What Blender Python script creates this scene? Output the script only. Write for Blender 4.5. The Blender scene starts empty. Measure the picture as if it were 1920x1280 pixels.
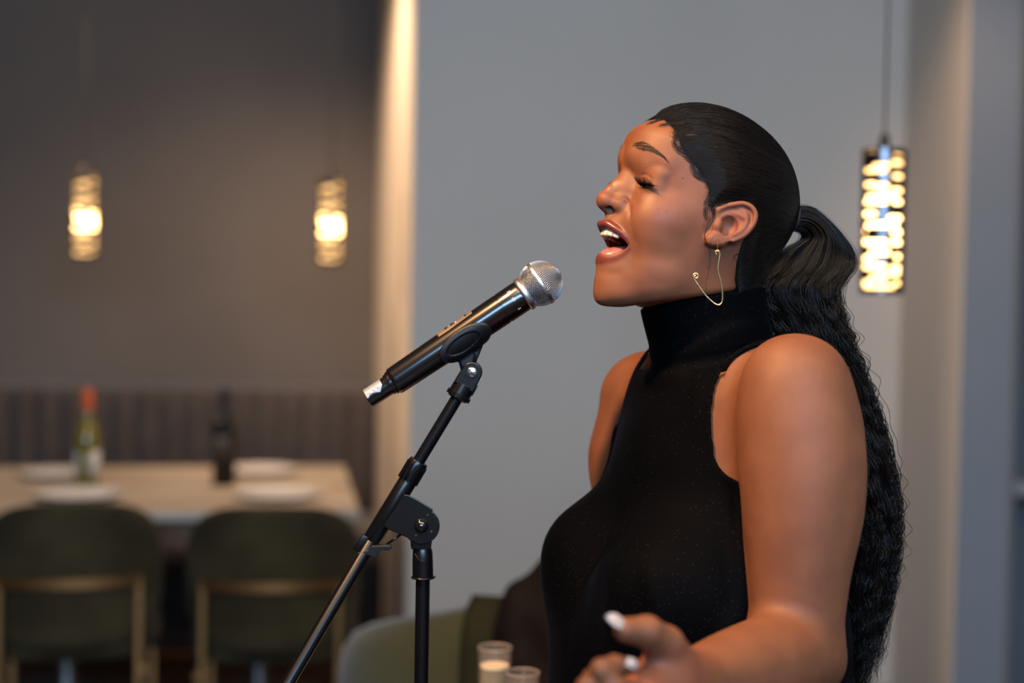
import bpy, math, random
import numpy as np
from mathutils import Vector, Matrix

# ------------------------------------------------------------------ camera
CAM_PITCH = math.radians(1.9); CAM_ROLL = math.radians(0.95); FPX = 50 / 36 * 1920
CAM = np.array([0, 0, 1.40])
CF = np.array([0, math.cos(CAM_PITCH), -math.sin(CAM_PITCH)])
_R0 = np.array([1., 0, 0]); _U0 = np.cross(_R0, CF)
CR = math.cos(CAM_ROLL) * _R0 + math.sin(CAM_ROLL) * _U0
CU = -math.sin(CAM_ROLL) * _R0 + math.cos(CAM_ROLL) * _U0

def ray(px, py):
    return CF + CR * (px - 960) / FPX + CU * (640 - py) / FPX

def at(px, py, D):
    """the point at world distance Y = D seen at photograph pixel px, py"""
    r = ray(px, py)
    return CAM + r * (D / r[1])

sc = bpy.context.scene
col = sc.collection
cam_data = bpy.data.cameras.new('camera')
cam = bpy.data.objects.new('camera', cam_data); col.objects.link(cam)
cam_data.lens = 50; cam_data.sensor_width = 36; cam_data.sensor_fit = 'HORIZONTAL'
cam_data.clip_start = 0.05; cam_data.clip_end = 60
m = Matrix.Identity(4)
for i in range(3):
    m[i][0] = CR[i]; m[i][1] = CU[i]; m[i][2] = -CF[i]; m[i][3] = CAM[i]
cam.matrix_world = m
cam_data.dof.use_dof = True
cam_data.dof.focus_distance = 1.525
cam_data.dof.aperture_fstop = 2.0
sc.camera = cam
sc.view_settings.view_transform = 'Standard'
sc.view_settings.look = 'None'
sc.view_settings.gamma = 1
sc.view_settings.use_curve_mapping = False
sc.view_settings.exposure = 0.0

# ------------------------------------------------------------------ light
RY = math.radians(9.0)                       # the room is turned 9 degrees against the camera
RU = np.array([math.cos(RY), math.sin(RY), 0.]); RV = np.array([-math.sin(RY), math.cos(RY), 0.])
world = bpy.data.worlds.new('world'); sc.world = world; world.use_nodes = True
bgn = world.node_tree.nodes['Background']
bgn.inputs[0].default_value = (0.55, 0.62, 0.75, 1); bgn.inputs[1].default_value = 0.05

def area(name, loc, target, size, size_y, power, color, spread=math.pi):
    l = bpy.data.lights.new(name, 'AREA'); l.shape = 'RECTANGLE'; l.size = size; l.size_y = size_y
    l.energy = power; l.color = color; l.spread = spread
    o = bpy.data.objects.new(name, l); col.objects.link(o); o.location = loc
    d = Vector(target) - Vector(loc)
    o.rotation_euler = d.to_track_quat('-Z', 'Y').to_euler(); return o

def spot(name, loc, target, power, color, angle, blend=0.5, radius=0.05):
    l = bpy.data.lights.new(name, 'SPOT'); l.energy = power; l.color = color
    l.spot_size = math.radians(angle); l.spot_blend = blend; l.shadow_soft_size = radius
    o = bpy.data.objects.new(name, l); col.objects.link(o); o.location = loc
    d = Vector(target) - Vector(loc)
    o.rotation_euler = d.to_track_quat('-Z', 'Y').to_euler(); return o

# daylight of the windows behind the photographer
area('window_daylight', (0.40, -2.6, 2.50), (0.2, 3.0, 1.1), 3.2, 0.70, 195, (0.42, 0.68, 1.0))
area('added_warm_fill', (0.6, 0.4, 3.0), (0.6, 0.9, 0.0), 2.2, 1.6, 92, (1.0, 0.77, 0.54))  # added warm fill from above, offsets the blue daylight on the walls
# warm spots: key and table lamps, then two added for the wall strips
spot('warm_spot', (-0.70, 0.95, 2.62), (0.08, 1.5, 1.45), 280, (1.0, 0.54, 0.24), 42, 0.6, 0.06)
spot('warm_spot', (-0.75, 4.75, 2.75), (-0.75, 5.3, 0.0), 90, (1.0, 0.70, 0.45), 130, 0.8, 0.06)
spot('warm_spot', (-2.3, 4.6, 2.2), (0.2, 5.4, 1.2), 130, (1.0, 0.68, 0.42), 75, 0.9, 0.12)  # added off-frame spot, brightens the side face of the pillar
spot('warm_spot', (0.95, 3.55, 2.9), (1.9, 4.5, 1.1), 55, (1.0, 0.68, 0.42), 60, 0.9, 0.08)  # added spot that warms the side face of the pilaster

# ------------------------------------------------------------------ helpers
def tag(o, label=None, cat=None, group=None, kind=None):
    if label: o['label'] = label
    if cat: o['category'] = cat
    if group: o['group'] = group
    if kind: o['kind'] = kind
    return o

def empty(name, loc, rz=0, label=None, cat=None, group=None):
    o = bpy.data.objects.new(name, None); col.objects.link(o)
    o.location = loc; o.rotation_euler = (0, 0, rz); o.empty_display_size = 0.05
    return tag(o, label, cat, group)

class MB:
    """collects vertices and faces of one mesh (world coordinates)"""
    def __init__(self): self.v = []; self.f = []; self.n = 0; self.smooth = True
    def add(self, v, f):
        v = np.asarray(v, float).reshape(-1, 3)
        self.v.append(v); self.f += [tuple(int(i) + self.n for i in q) for q in f]; self.n += len(v); return self
    def build(self, name, mat, parent=None, smooth=None, sharp=None, bevel=None, subsurf=0, col_attr=None):
        me = bpy.data.meshes.new(name)
        V = np.concatenate(self.v) if self.v else np.zeros((0, 3))
        if parent is not None:
            V = to_local(V, parent)
        me.from_pydata(V.tolist(), [], self.f); me.update()
        me.materials.append(mat)
        sm = self.smooth if smooth is None else smooth
        me.polygons.foreach_set('use_smooth', [sm] * len(me.polygons))
        if sm and sharp: me.set_sharp_from_angle(angle=math.radians(sharp))
        o = bpy.data.objects.new(name, me); col.objects.link(o)
        if parent is not None: o.parent = parent
        if bevel:
            b = o.modifiers.new('bevel', 'BEVEL'); b.width = bevel; b.segments = 3; b.limit_method = 'ANGLE'
            b.angle_limit = math.radians(35)
        if subsurf:
            s = o.modifiers.new('sub', 'SUBSURF'); s.levels = subsurf; s.render_levels = subsurf
        return o

def wmat(o):
    """world matrix from the location / rotation chain, without a depsgraph update"""
    M = Matrix.LocRotScale(o.location, o.rotation_euler, o.scale)
    return (wmat(o.parent) @ M) if o.parent else M

def to_local(V, parent):
    Mi = np.array(wmat(parent).inverted())
    return V @ Mi[:3, :3].T + Mi[:3, 3]

def unit(v): v = np.asarray(v, float); return v / (np.linalg.norm(v) + 1e-12)

def basis(d, up=(0, 0, 1)):
    d = unit(d); a = np.cross(up, d)
    if np.linalg.norm(a) < 1e-4: a = np.cross((1, 0, 0), d)
    a = unit(a); return a, np.cross(d, a), d

def box(mb, c, size, ax=None):
    """box with centre c, full size, axes rows ax"""
    ax = np.eye(3) if ax is None else np.asarray(ax)
    s = np.asarray(size) / 2
    v = [np.asarray(c) + ax[0] * s[0] * i + ax[1] * s[1] * j + ax[2] * s[2] * k for i in (-1, 1) for j in (-1, 1) for k in (-1, 1)]
    mb.add(v, [(0, 1, 3, 2), (4, 6, 7, 5), (0, 4, 5, 1), (2, 3, 7, 6), (0, 2, 6, 4), (1, 5, 7, 3)] if np.linalg.det(ax) > 0
           else [(2, 3, 1, 0), (5, 7, 6, 4), (1, 5, 4, 0), (6, 7, 3, 2), (4, 6, 2, 0), (3, 7, 5, 1)]); return mb

def tube(mb, pts, r, n=16, cap=True, up=(0, 0, 1), ry=None):
    """tube along pts, radius r (number or list)"""
    pts = [np.asarray(p, float) for p in pts]; k = len(pts)
    rs = [r] * k if np.isscalar(r) else list(r)
    V = []; prev = None
    for i in range(k):
        d = unit(pts[min(i + 1, k - 1)] - pts[max(i - 1, 0)])
        if prev is None: a, b, _ = basis(d, up)
        else:
            a = unit(prev - d * (prev @ d)); b = np.cross(d, a)
        prev = a
        for j in range(n):
            t = 2 * math.pi * j / n
            V.append(pts[i] + rs[i] * (a * math.cos(t) + b * math.sin(t) * (ry or 1)))
    F = [(i * n + j, i * n + (j + 1) % n, (i + 1) * n + (j + 1) % n, (i + 1) * n + j) for i in range(k - 1) for j in range(n)]
    if cap: F += [tuple(range(n - 1, -1, -1)), tuple((k - 1) * n + j for j in range(n))]
    mb.add(V, F); return mb

def lathe(mb, o, d, prof, n=40, up=(0, 0, 1), cap=True):
    """revolve prof [(along, radius)] round the axis d through o"""
    a, b, d = basis(d, up); V = []
    for (t, r) in prof:
        for j in range(n):
            w = 2 * math.pi * j / n
            V.append(np.asarray(o) + d * t + (a * math.cos(w) + b * math.sin(w)) * r)
    k = len(prof)
    F = [(i * n + j, i * n + (j + 1) % n, (i + 1) * n + (j + 1) % n, (i + 1) * n + j) for i in range(k - 1) for j in range(n)]
    if cap: F += [tuple(range(n - 1, -1, -1)), tuple((k - 1) * n + j for j in range(n))]
    mb.add(V, F); return mb

def prism(mb, poly, o, ex, ey, ez, h):
    """extrude a 2D polygon (in ex, ey) by h along ez"""
    n = len(poly); o = np.asarray(o)
    V = [o + np.asarray(ex) * x + np.asarray(ey) * y for x, y in poly]
    V += [p + np.asarray(ez) * h for p in V]
    F = [tuple(range(n - 1, -1, -1)), tuple(range(n, 2 * n))] + [(i, (i + 1) % n, n + (i + 1) % n, n + i) for i in range(n)]
    mb.add(V, F); return mb

def catmull(P, n):
    """n samples of a smooth curve through P"""
    P = np.asarray(P, float); k = len(P)
    s = np.concatenate([[0], np.cumsum(np.linalg.norm(np.diff(P, axis=0), axis=1) + 1e-9)])
    return hermite(s, P, np.linspace(0, s[-1], n))

def hermite(x, Y, q):
    x = np.asarray(x, float); Y = np.asarray(Y, float); q = np.asarray(q, float)
    Y2 = Y.reshape(len(x), -1)
    d = np.diff(Y2, axis=0) / np.diff(x)[:, None]
    m_ = np.empty_like(Y2); m_[0] = d[0]; m_[-1] = d[-1]
    h = np.diff(x)[:, None]
    m_[1:-1] = (d[:-1] * h[1:] + d[1:] * h[:-1]) / (h[1:] + h[:-1])
    i = np.clip(np.searchsorted(x, q) - 1, 0, len(x) - 2)
    hh = x[i + 1] - x[i]; t = np.clip((q - x[i]) / hh, 0, 1)[:, None]; hh = hh[:, None]
    r = ((2 * t**3 - 3 * t**2 + 1) * Y2[i] + (t**3 - 2 * t**2 + t) * hh * m_[i] + (-2 * t**3 + 3 * t**2) * Y2[i + 1] + (t**3 - t**2) * hh * m_[i + 1])
    return r.reshape((len(q),) + Y.shape[1:])

# ------------------------------------------------------------------ materials
def mat(name, color, rough=0.5, metal=0.0, spec=0.5, **kw):
    m_ = bpy.data.materials.new(name); m_.use_nodes = True
    b = m_.node_tree.nodes['Principled BSDF']
    b.inputs['Base Color'].default_value = (*color, 1); b.inputs['Roughness'].default_value = rough
    b.inputs['Metallic'].default_value = metal; b.inputs['Specular IOR Level'].default_value = spec
    for k, v in kw.items(): b.inputs[k.replace('_', ' ')].default_value = v
    return m_

def nd(m_, t, **kw):
    n = m_.node_tree.nodes.new(t)
    for k, v in kw.items(): setattr(n, k, v)
    return n

def lk(m_, a, b): m_.node_tree.links.new(a, b)

def noisy(m_, c1, c2, scale=6, detail=6, bump=0, bscale=None, stretch=(1, 1, 1), rough=None, lo=0.35, hi=0.65, dist=0.002):
    """mottle the base colour between c1 and c2 and add a fine bump"""
    b = m_.node_tree.nodes['Principled BSDF']
    tc = nd(m_, 'ShaderNodeTexCoord'); mp = nd(m_, 'ShaderNodeMapping'); mp.inputs['Scale'].default_value = stretch
    lk(m_, tc.outputs['Object'], mp.inputs['Vector'])
    n = nd(m_, 'ShaderNodeTexNoise'); n.inputs['Scale'].default_value = scale; n.inputs['Detail'].default_value = detail
    lk(m_, mp.outputs[0], n.inputs['Vector'])
    r = nd(m_, 'ShaderNodeValToRGB'); r.color_ramp.elements[0].position = lo; r.color_ramp.elements[1].position = hi
    r.color_ramp.elements[0].color = (*c1, 1); r.color_ramp.elements[1].color = (*c2, 1)
    lk(m_, n.outputs['Fac'], r.inputs['Fac']); lk(m_, r.outputs['Color'], b.inputs['Base Color'])
    if bump:
        n2 = nd(m_, 'ShaderNodeTexNoise'); n2.inputs['Scale'].default_value = bscale or scale * 8; n2.inputs['Detail'].default_value = 4
        lk(m_, mp.outputs[0], n2.inputs['Vector'])
        bp = nd(m_, 'ShaderNodeBump'); bp.inputs['Strength'].default_value = bump; bp.inputs['Distance'].default_value = dist
        lk(m_, n2.outputs['Fac'], bp.inputs['Height']); lk(m_, bp.outputs[0], b.inputs['Normal'])
    return m_

def emit(name, color, strength):
    m_ = bpy.data.materials.new(name); m_.use_nodes = True; nt = m_.node_tree
    for n in list(nt.nodes): nt.nodes.remove(n)
    e = nt.nodes.new('ShaderNodeEmission'); e.inputs[0].default_value = (*color, 1); e.inputs[1].default_value = strength
    o = nt.nodes.new('ShaderNodeOutputMaterial'); nt.links.new(e.outputs[0], o.inputs[0]); return m_
# ------------------------------------------------------------------ implicit surfaces
def smin(a, b, k):
    h = np.maximum(k - np.abs(a - b), 0) / k
    return np.minimum(a, b) - h * h * k * 0.25

def smax(a, b, k): return -smin(-a, -b, k)

def ell(p, c, r, ax=None):
    """approximate distance to an ellipsoid; ax = rows of its axes"""
    q = p - np.asarray(c)
    if ax is not None: q = q @ np.asarray(ax).T
    r = np.asarray(r, float)
    k0 = np.linalg.norm(q / r, axis=1); k1 = np.linalg.norm(q / (r * r), axis=1)
    return k0 * (k0 - 1) / np.maximum(k1, 1e-9)

def cone(p, a, b, ra, rb):
    """rounded cone from a to b"""
    a = np.asarray(a, float); b = np.asarray(b, float); ab = b - a
    t = np.clip((p - a) @ ab / (ab @ ab), 0, 1)
    return np.linalg.norm(p - a - t[:, None] * ab, axis=1) - (ra + (rb - ra) * t)

def chain(p, pts, rs, k=None):
    """rounded cones through pts; k = smooth blend"""
    d = None
    for i in range(len(pts) - 1):
        e = cone(p, pts[i], pts[i + 1], rs[i], rs[i + 1])
        d = e if d is None else (np.minimum(d, e) if not k else smin(d, e, k))
    return d

def curve_dist(p, pts):
    """distance to a polyline and the parameter 0..1 of the nearest point"""
    pts = np.asarray(pts, float); best = np.full(len(p), 1e9); par = np.zeros(len(p)); n = len(pts) - 1
    for i in range(n):
        ab = pts[i + 1] - pts[i]; t = np.clip((p - pts[i]) @ ab / (ab @ ab + 1e-15), 0, 1)
        d = np.linalg.norm(p - pts[i] - t[:, None] * ab, axis=1)
        s = d < best; best = np.where(s, d, best); par = np.where(s, (i + t) / n, par)
    return best, par

def poly_sd(q, poly):
    """signed distance (negative inside) to a closed 2D polygon"""
    poly = np.asarray(poly, float); n = len(poly); d = np.full(len(q), 1e9); ins = np.zeros(len(q), bool)
    for i in range(n):
        a = poly[i]; b = poly[(i + 1) % n]; ab = b - a
        t = np.clip(((q - a) @ ab) / (ab @ ab), 0, 1)
        d = np.minimum(d, np.linalg.norm(q - a - t[:, None] * ab, axis=1))
        c = ((a[1] > q[:, 1]) != (b[1] > q[:, 1])) & (q[:, 0] < (b[0] - a[0]) * (q[:, 1] - a[1]) / (b[1] - a[1] + 1e-15) + a[0])
        ins ^= c
    return np.where(ins, -d, d)

def sstep(x, a, b):
    t = np.clip((x - a) / (b - a), 0, 1); return t * t * (3 - 2 * t)

def near(p, c, R):
    return np.flatnonzero(((p - np.asarray(c)) ** 2).sum(1) < R * R)

def chunked(F, P, n=400000):
    return np.concatenate([F(P[i:i + n]) for i in range(0, len(P), n)]) if len(P) else np.zeros(0)

def isomesh(F, lo, hi, h, c=5, margin=1.6, project=True):
    """surface nets on a block-sparse grid: returns vertices and quads"""
    lo = np.asarray(lo, float); hi = np.asarray(hi, float)
    nb = np.ceil((hi - lo) / (h * c)).astype(int); n = nb * c
    g = [lo[i] + (np.arange(nb[i]) + 0.5) * h * c - h / 2 for i in range(3)]
    C = np.stack(np.meshgrid(*g, indexing='ij'), -1).reshape(-1, 3)
    fc = chunked(F, C).reshape(nb)
    act = np.abs(fc) < c * h * 0.87 * margin
    V = np.repeat(np.repeat(np.repeat(np.where(fc < 0, -1., 1.).astype(np.float32), c, 0), c, 1), c, 2)
    bi = np.argwhere(act)
    loc = np.stack(np.meshgrid(*[np.arange(c)] * 3, indexing='ij'), -1).reshape(-1, 3)
    I = (bi[:, None, :] * c + loc[None]).reshape(-1, 3)
    for s in range(0, len(I), 400000):
        J = I[s:s + 400000]
        V[J[:, 0], J[:, 1], J[:, 2]] = F(lo + J * h)
    I = I[(I < n - 1).all(1)]
    off = np.array([(i, j, k) for i in (0, 1) for j in (0, 1) for k in (0, 1)])
    cv = np.stack([V[I[:, 0] + o[0], I[:, 1] + o[1], I[:, 2] + o[2]] for o in off], 1)
    neg = cv < 0; mix = neg.any(1) & ~neg.all(1)
    I = I[mix]; cv = cv[mix]; neg = neg[mix]
    acc = np.zeros((len(I), 3)); cnt = np.zeros(len(I))
    for i in range(8):
        for j in range(i + 1, 8):
            if np.abs(off[i] - off[j]).sum() != 1: continue
            x = neg[:, i] != neg[:, j]
            t = np.where(x, cv[:, i] / np.where(x, cv[:, i] - cv[:, j], 1), 0)
            acc += (x[:, None] * (off[i] + t[:, None] * (off[j] - off[i]))); cnt += x
    P = lo + (I + acc / cnt[:, None]) * h
    idx = np.full(n, -1, np.int32); idx[I[:, 0], I[:, 1], I[:, 2]] = np.arange(len(I))
    Q = []
    for a in range(3):
        b = (a + 1) % 3; c_ = (a + 2) % 3
        ok = (I[:, b] > 0) & (I[:, c_] > 0)
        J = I[ok]; e = np.zeros(3, int); e[a] = 1
        v0 = V[J[:, 0], J[:, 1], J[:, 2]] < 0; K = J + e; v1 = V[K[:, 0], K[:, 1], K[:, 2]] < 0
        s = v0 != v1; J = J[s]; v0 = v0[s]
        eb = np.zeros(3, int); eb[b] = 1; ec = np.zeros(3, int); ec[c_] = 1
        q = [idx[tuple((J - eb - ec).T)], idx[tuple((J - ec).T)], idx[tuple(J.T)], idx[tuple((J - eb).T)]]
        q = np.stack(q, 1); q[~v0] = q[~v0][:, ::-1]
        Q.append(q[(q >= 0).all(1)])
    Q = np.concatenate(Q)
    if project:
        f0 = chunked(F, P); e = h * 0.3
        G = np.stack([chunked(F, P + np.eye(3)[i] * e) - f0 for i in range(3)], 1) / e
        g2 = (G ** 2).sum(1); step = -(f0 / np.maximum(g2, 0.2))[:, None] * G
        sl = np.linalg.norm(step, axis=1); step *= np.minimum(1, h * 0.6 / np.maximum(sl, 1e-9))[:, None]
        P = P + step
    return P, Q

def relax(P, Q, it=2, w=0.5):
    n = len(P)
    for _ in range(it):
        S = np.zeros_like(P); c = np.zeros(n)
        for i in range(4):
            for j in (1, 3):
                np.add.at(S, Q[:, i], P[Q[:, (i + j) % 4]]); np.add.at(c, Q[:, i], 1)
        P = P * (1 - w) + w * S / np.maximum(c, 1)[:, None]
    return P

def fast_mesh(name, P, Q, mat_, parent=None, attr=None):
    me = bpy.data.meshes.new(name)
    if parent is not None: P = to_local(P, parent)
    me.vertices.add(len(P)); me.vertices.foreach_set('co', P.astype(np.float32).ravel())
    k = Q.shape[1]
    me.loops.add(len(Q) * k); me.loops.foreach_set('vertex_index', Q.astype(np.int32).ravel())
    me.polygons.add(len(Q)); me.polygons.foreach_set('loop_start', np.arange(len(Q), dtype=np.int32) * k)
    me.polygons.foreach_set('use_smooth', np.ones(len(Q), bool))
    me.update(calc_edges=True); me.validate()
    me.materials.append(mat_)
    for k_, v in (attr or {}).items():
        a = me.attributes.new(k_, 'FLOAT', 'POINT'); a.data.foreach_set('value', v.astype(np.float32))
    o = bpy.data.objects.new(name, me); col.objects.link(o)
    if parent is not None: o.parent = parent
    return o

def strands(name, S, R, mat_, parent=None, n=3):
    """S: (count, points, 3) strand centre lines, R: (count, points) radii -> one mesh of thin tubes"""
    N, K, _ = S.shape
    T = np.gradient(S, axis=1); T /= np.linalg.norm(T, axis=2, keepdims=True) + 1e-9
    ref = np.array([0.31, 0.86, 0.4]); A = np.cross(T, ref); A /= np.linalg.norm(A, axis=2, keepdims=True) + 1e-9
    B = np.cross(T, A)
    V = np.stack([S + R[..., None] * (A * math.cos(2 * math.pi * j / n) + B * math.sin(2 * math.pi * j / n)) for j in range(n)], 2)
    base = (np.arange(N)[:, None, None] * K + np.arange(K - 1)[None, :, None]) * n
    j = np.arange(n)[None, None]; j2 = (j + 1) % n
    Q = np.stack([base + j, base + j2, base + n + j2, base + n + j], -1).reshape(-1, 4)
    return fast_mesh(name, V.reshape(-1, 3), Q, mat_, parent)
# ------------------------------------------------------------------ the singer: frames
def frame(yaw, pitch, roll=0):
    y = math.radians(yaw); t = math.radians(pitch); r = math.radians(roll)
    f0 = np.array([-math.cos(y), -math.sin(y), 0]); l = np.array([math.sin(y), -math.cos(y), 0]); u0 = np.array([0, 0, 1.])
    f = math.cos(t) * f0 + math.sin(t) * u0; u = -math.sin(t) * f0 + math.cos(t) * u0
    return np.stack([f, math.cos(r) * l + math.sin(r) * u, -math.sin(r) * l + math.cos(r) * u])

HM = frame(18, 20); H0 = at(1310, 437, 1.57)          # head: forward, left, up; origin between the ear canals
TM = frame(22, 0); T0 = at(1335, 640, 1.59)           # torso: origin in the neck

def hp(px, py, l):
    """head coordinates of the point at lateral distance l (m) seen at pixel px, py"""
    r = ray(px, py); L = HM[1]; t = (l - (CAM - H0) @ L) / (r @ L)
    return HM @ (CAM + t * r - H0)

def hw(q): return H0 + np.asarray(q) @ HM              # head -> world
def tw(q): return T0 + np.asarray(q) @ TM              # torso -> world
mm = 0.001

# outline of the face at heights u: (forward, left) in mm, nose excluded
SL = {
 98: [(102,0),(99,18),(90,34),(74,48),(48,56),(0,60),(-40,50),(-60,0)],
 80: [(111,0),(108.5,18),(99,37),(83,52),(58,61),(0,66),(-50,52),(-70,0)],
 66: [(113.5,0),(111,18),(102,37),(87,52),(64,60),(30,65),(0,68),(-55,55),(-80,0)],
 55: [(112,0),(110.5,16),(103.5,34),(89,49),(68,58),(40,63),(0,69),(-55,55),(-85,0)],
 47: [(109,0),(108.5,14),(104,28),(94,42),(76,53),(55,59),(30,64),(0,69),(-55,55),(-85,0)],
 39: [(104,0),(103,12),(98.5,27),(91,41),(76,52),(54,59),(30,65),(0,68),(-55,55),(-85,0)],
 30: [(98,0),(95,10),(89,22),(83,36),(72,50),(54,59),(30,65),(0,68),(-55,54),(-85,0)],
 19: [(95,0),(91,12),(84,24),(79,38),(68,51),(53,60),(30,67),(0,69),(-55,53),(-85,0)],
 8:  [(95,0),(94,12),(90,24),(84,38),(73,51),(57,61),(32,68),(0,69),(-55,52),(-80,0)],
 -3: [(96,0),(95.5,14),(93,26),(87.5,39),(76,52),(60,61),(34,67),(0,68),(-55,50),(-75,0)],
 -14:[(101,0),(99.5,12),(95,25),(87,39),(75,51),(58,60),(32,65),(0,66),(-50,50),(-70,0)],
 -25:[(108,0),(105.5,11),(97,23),(86,36),(73,48),(55,57),(28,63),(0,64),(-45,50),(-65,0)],
 -37:[(110,0),(106,11),(96,22),(84,33),(72,46.5),(53,56.5),(24,61),(0,61),(-40,48),(-60,0)],
 -50:[(107,0),(102.5,11),(92,22),(81,32),(70,45.5),(50,55),(22,59),(0,58),(-40,44),(-55,0)],
 -65:[(102,0),(98,12),(88,23),(77,33),(66,45.5),(47,54),(18,57),(0,55),(-40,40),(-50,0)],
 -80:[(98.5,0),(95.5,11),(87,22),(75,33),(62,43.5),(42,50.5),(14,53),(0,52),(-40,38),(-50,0)],
 -97:[(94,0),(91.5,10),(84,20),(71,31),(56,39),(37,46),(12,49),(0,48),(-40,36),(-50,0)],
 -112:[(90,0),(87.5,10),(80,19),(67,29),(52,37),(34,44),(10,47),(0,46),(-40,34),(-50,0)],
 -135:[(86,0),(83.5,10),(76,19),(63,28),(48,36),(30,42),(10,45),(0,44),(-40,32),(-50,0)],
}
def _table():
    us = np.array(sorted(SL)); th = np.radians(np.arange(0, 181, 3)); T = []
    for u in us:
        P = np.array(SL[u], float); P = np.concatenate([[P[1] * (1, -1)], P, [P[-2] * (1, -1)]])
        C = catmull(P, 500); a = np.arctan2(C[:, 1], C[:, 0]); r = np.hypot(C[:, 0], C[:, 1])
        o = np.argsort(a); T.append(np.interp(th, a[o], r[o]))
    uf = np.arange(-135, 99, 3.0)
    return hermite(us, np.array(T), uf) * mm, uf * mm
RT, RU_ = _table()
for _ in range(2):                                     # a light smoothing over height
    RT[1:-1] = 0.5 * RT[1:-1] + 0.25 * (RT[:-2] + RT[2:])

def face_field(q, al):
    rho = np.hypot(q[:, 0], al); th = np.degrees(np.arctan2(al, q[:, 0])) / 3
    uu = (q[:, 2] - RU_[0]) / 0.003; ui = np.clip(np.floor(uu).astype(int), 0, len(RU_) - 2); ut = np.clip(uu - ui, 0, 1)
    ti = np.clip(np.floor(th).astype(int), 0, RT.shape[1] - 2); tt = th - ti
    a = RT[ui, ti] * (1 - tt) + RT[ui, ti + 1] * tt; b = RT[ui + 1, ti] * (1 - tt) + RT[ui + 1, ti + 1] * tt
    r = a * (1 - ut) + b * ut; sl = (b - a) / 0.003
    dth = ((RT[ui, ti + 1] - RT[ui, ti]) / np.radians(3)) / np.maximum(rho, 0.03)
    d = (rho - r) / np.sqrt(1 + np.minimum(sl * sl, 4) + np.minimum(dth * dth, 4))
    d = smax(d, q[:, 2] - 0.088, 0.02)
    # underside of the jaw: from the chin up to the jaw angle
    nrm = unit([0.40, 0, -1.0]); c = np.array([0.0, 0, -0.078])
    n2 = unit([0.12, 0, -1.0]); c2 = np.array([0.070, 0, -0.1125])
    d = smax(d, np.minimum((q - c) @ nrm, 1), 0.020) if False else smax(d, (q - c2) @ unit([-0.44, 0, -1.0]), 0.020)
    return d

def skull_field(q):
    a = ell(q, (-0.001, 0, 0.045), (0.0945, 0.069, 0.0865)); b = ell(q, (0.028, 0, 0.048), (0.082, 0.063, 0.0805))
    return smin(a, b, 0.02)

# mouth: the inner rim of the lips, one side, from the upper middle round the corner to the lower middle (pixels, lateral mm)
LIP_IN = [(1121.5,428,0),(1134,426.5,8),(1149,433,16),(1166,443,23.5),(1179,454,28.5),(1184,462,30),(1180,468,28),(1168,475.5,22),(1149,480,14.5),(1133,479,7),(1125,476,0)]
LIPI = np.array([hp(x, y, l * mm) for x, y, l in LIP_IN]); LIPI[:, 1] = [l * mm for _, _, l in LIP_IN]
UP_C = catmull([hp(x, y, l * mm) for x, y, l in [(1126,420,0),(1136,418.5,8),(1150,426,16.5),(1166,437.5,24.5),(1182,456,30)]], 16)
UP_R = np.interp(np.linspace(0, 1, 16), [0, .25, .5, .8, 1], [3.6, 3.9, 3.6, 2.8, 1.7]) * mm
LO_C = catmull([hp(x, y, l * mm) for x, y, l in [(1128.5,486,0),(1137,488.5,7),(1152,486.5,15),(1169,478.5,23),(1182,465,29.5)]], 16)
LO_R = np.interp(np.linspace(0, 1, 16), [0, .25, .5, .8, 1], [6.0, 6.0, 5.3, 3.4, 2.0]) * mm
UP_C[0, 1] = LO_C[0, 1] = 0
UTOP = LIPI[:6]; UBOT = LIPI[5:][::-1]

# ear: outline pixels of the near ear; the ear is a slab leaning outwards
EAR_OUT = [(1346,392),(1358,386),(1374,381),(1393,379.5),(1405,386),(1411.5,400),(1409,418),(1400.5,434),(1389,447),(1373,455),(1354,460),(1340,461.5),(1329,456),(1327,444),(1335,432),(1342,414)]
EAR2 = np.array([hp(x, y, 0.076)[[0, 2]] for x, y in EAR_OUT])
def e2(x, y): return hp(x, y, 0.076)[[0, 2]]
def ear_plane(f): return 0.0685 + np.clip(0.022 - f, -0.01, 0.06) * 0.36      # lateral position of the slab at forward f
def e3(x, y, dl=0.0):
    v = e2(x, y); return np.array([v[0], ear_plane(v[0]) + dl, v[1]])
HELIX = catmull([e3(1353,405,-.003), e3(1349,396,.0005), e3(1359,388,.002), e3(1375,383.5,.003), e3(1392,382.5,.0035), e3(1402,388.5,.004), e3(1408,401,.004), e3(1405.5,417,.004), e3(1397.5,432,.003), e3(1386,444,.002), e3(1372,451,.001)], 26)
ANTIH = catmull([e3(1385,392,-.001), e3(1393,402,.002), e3(1394,415,.003), e3(1388,429,.003), e3(1377,438,.002), e3(1364,439,.002)], 16)
ANTIH2 = catmull([e3(1372,397,-.001), e3(1381,402,.001), e3(1392,409,.002)], 8)
NOSTR = hp(1143, 386.5, 0.0075)
LIDC = np.array([0.0785, 0.0350, 0.0200]); EYEC = np.array([0.0785, 0.0350, 0.0190]); EYER = 0.0122
NLF = catmull([hp(1172,374,.019), hp(1180,390,.026), hp(1188,415,.032), hp(1194,440,.036), hp(1197,462,.038)], 12)

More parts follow.
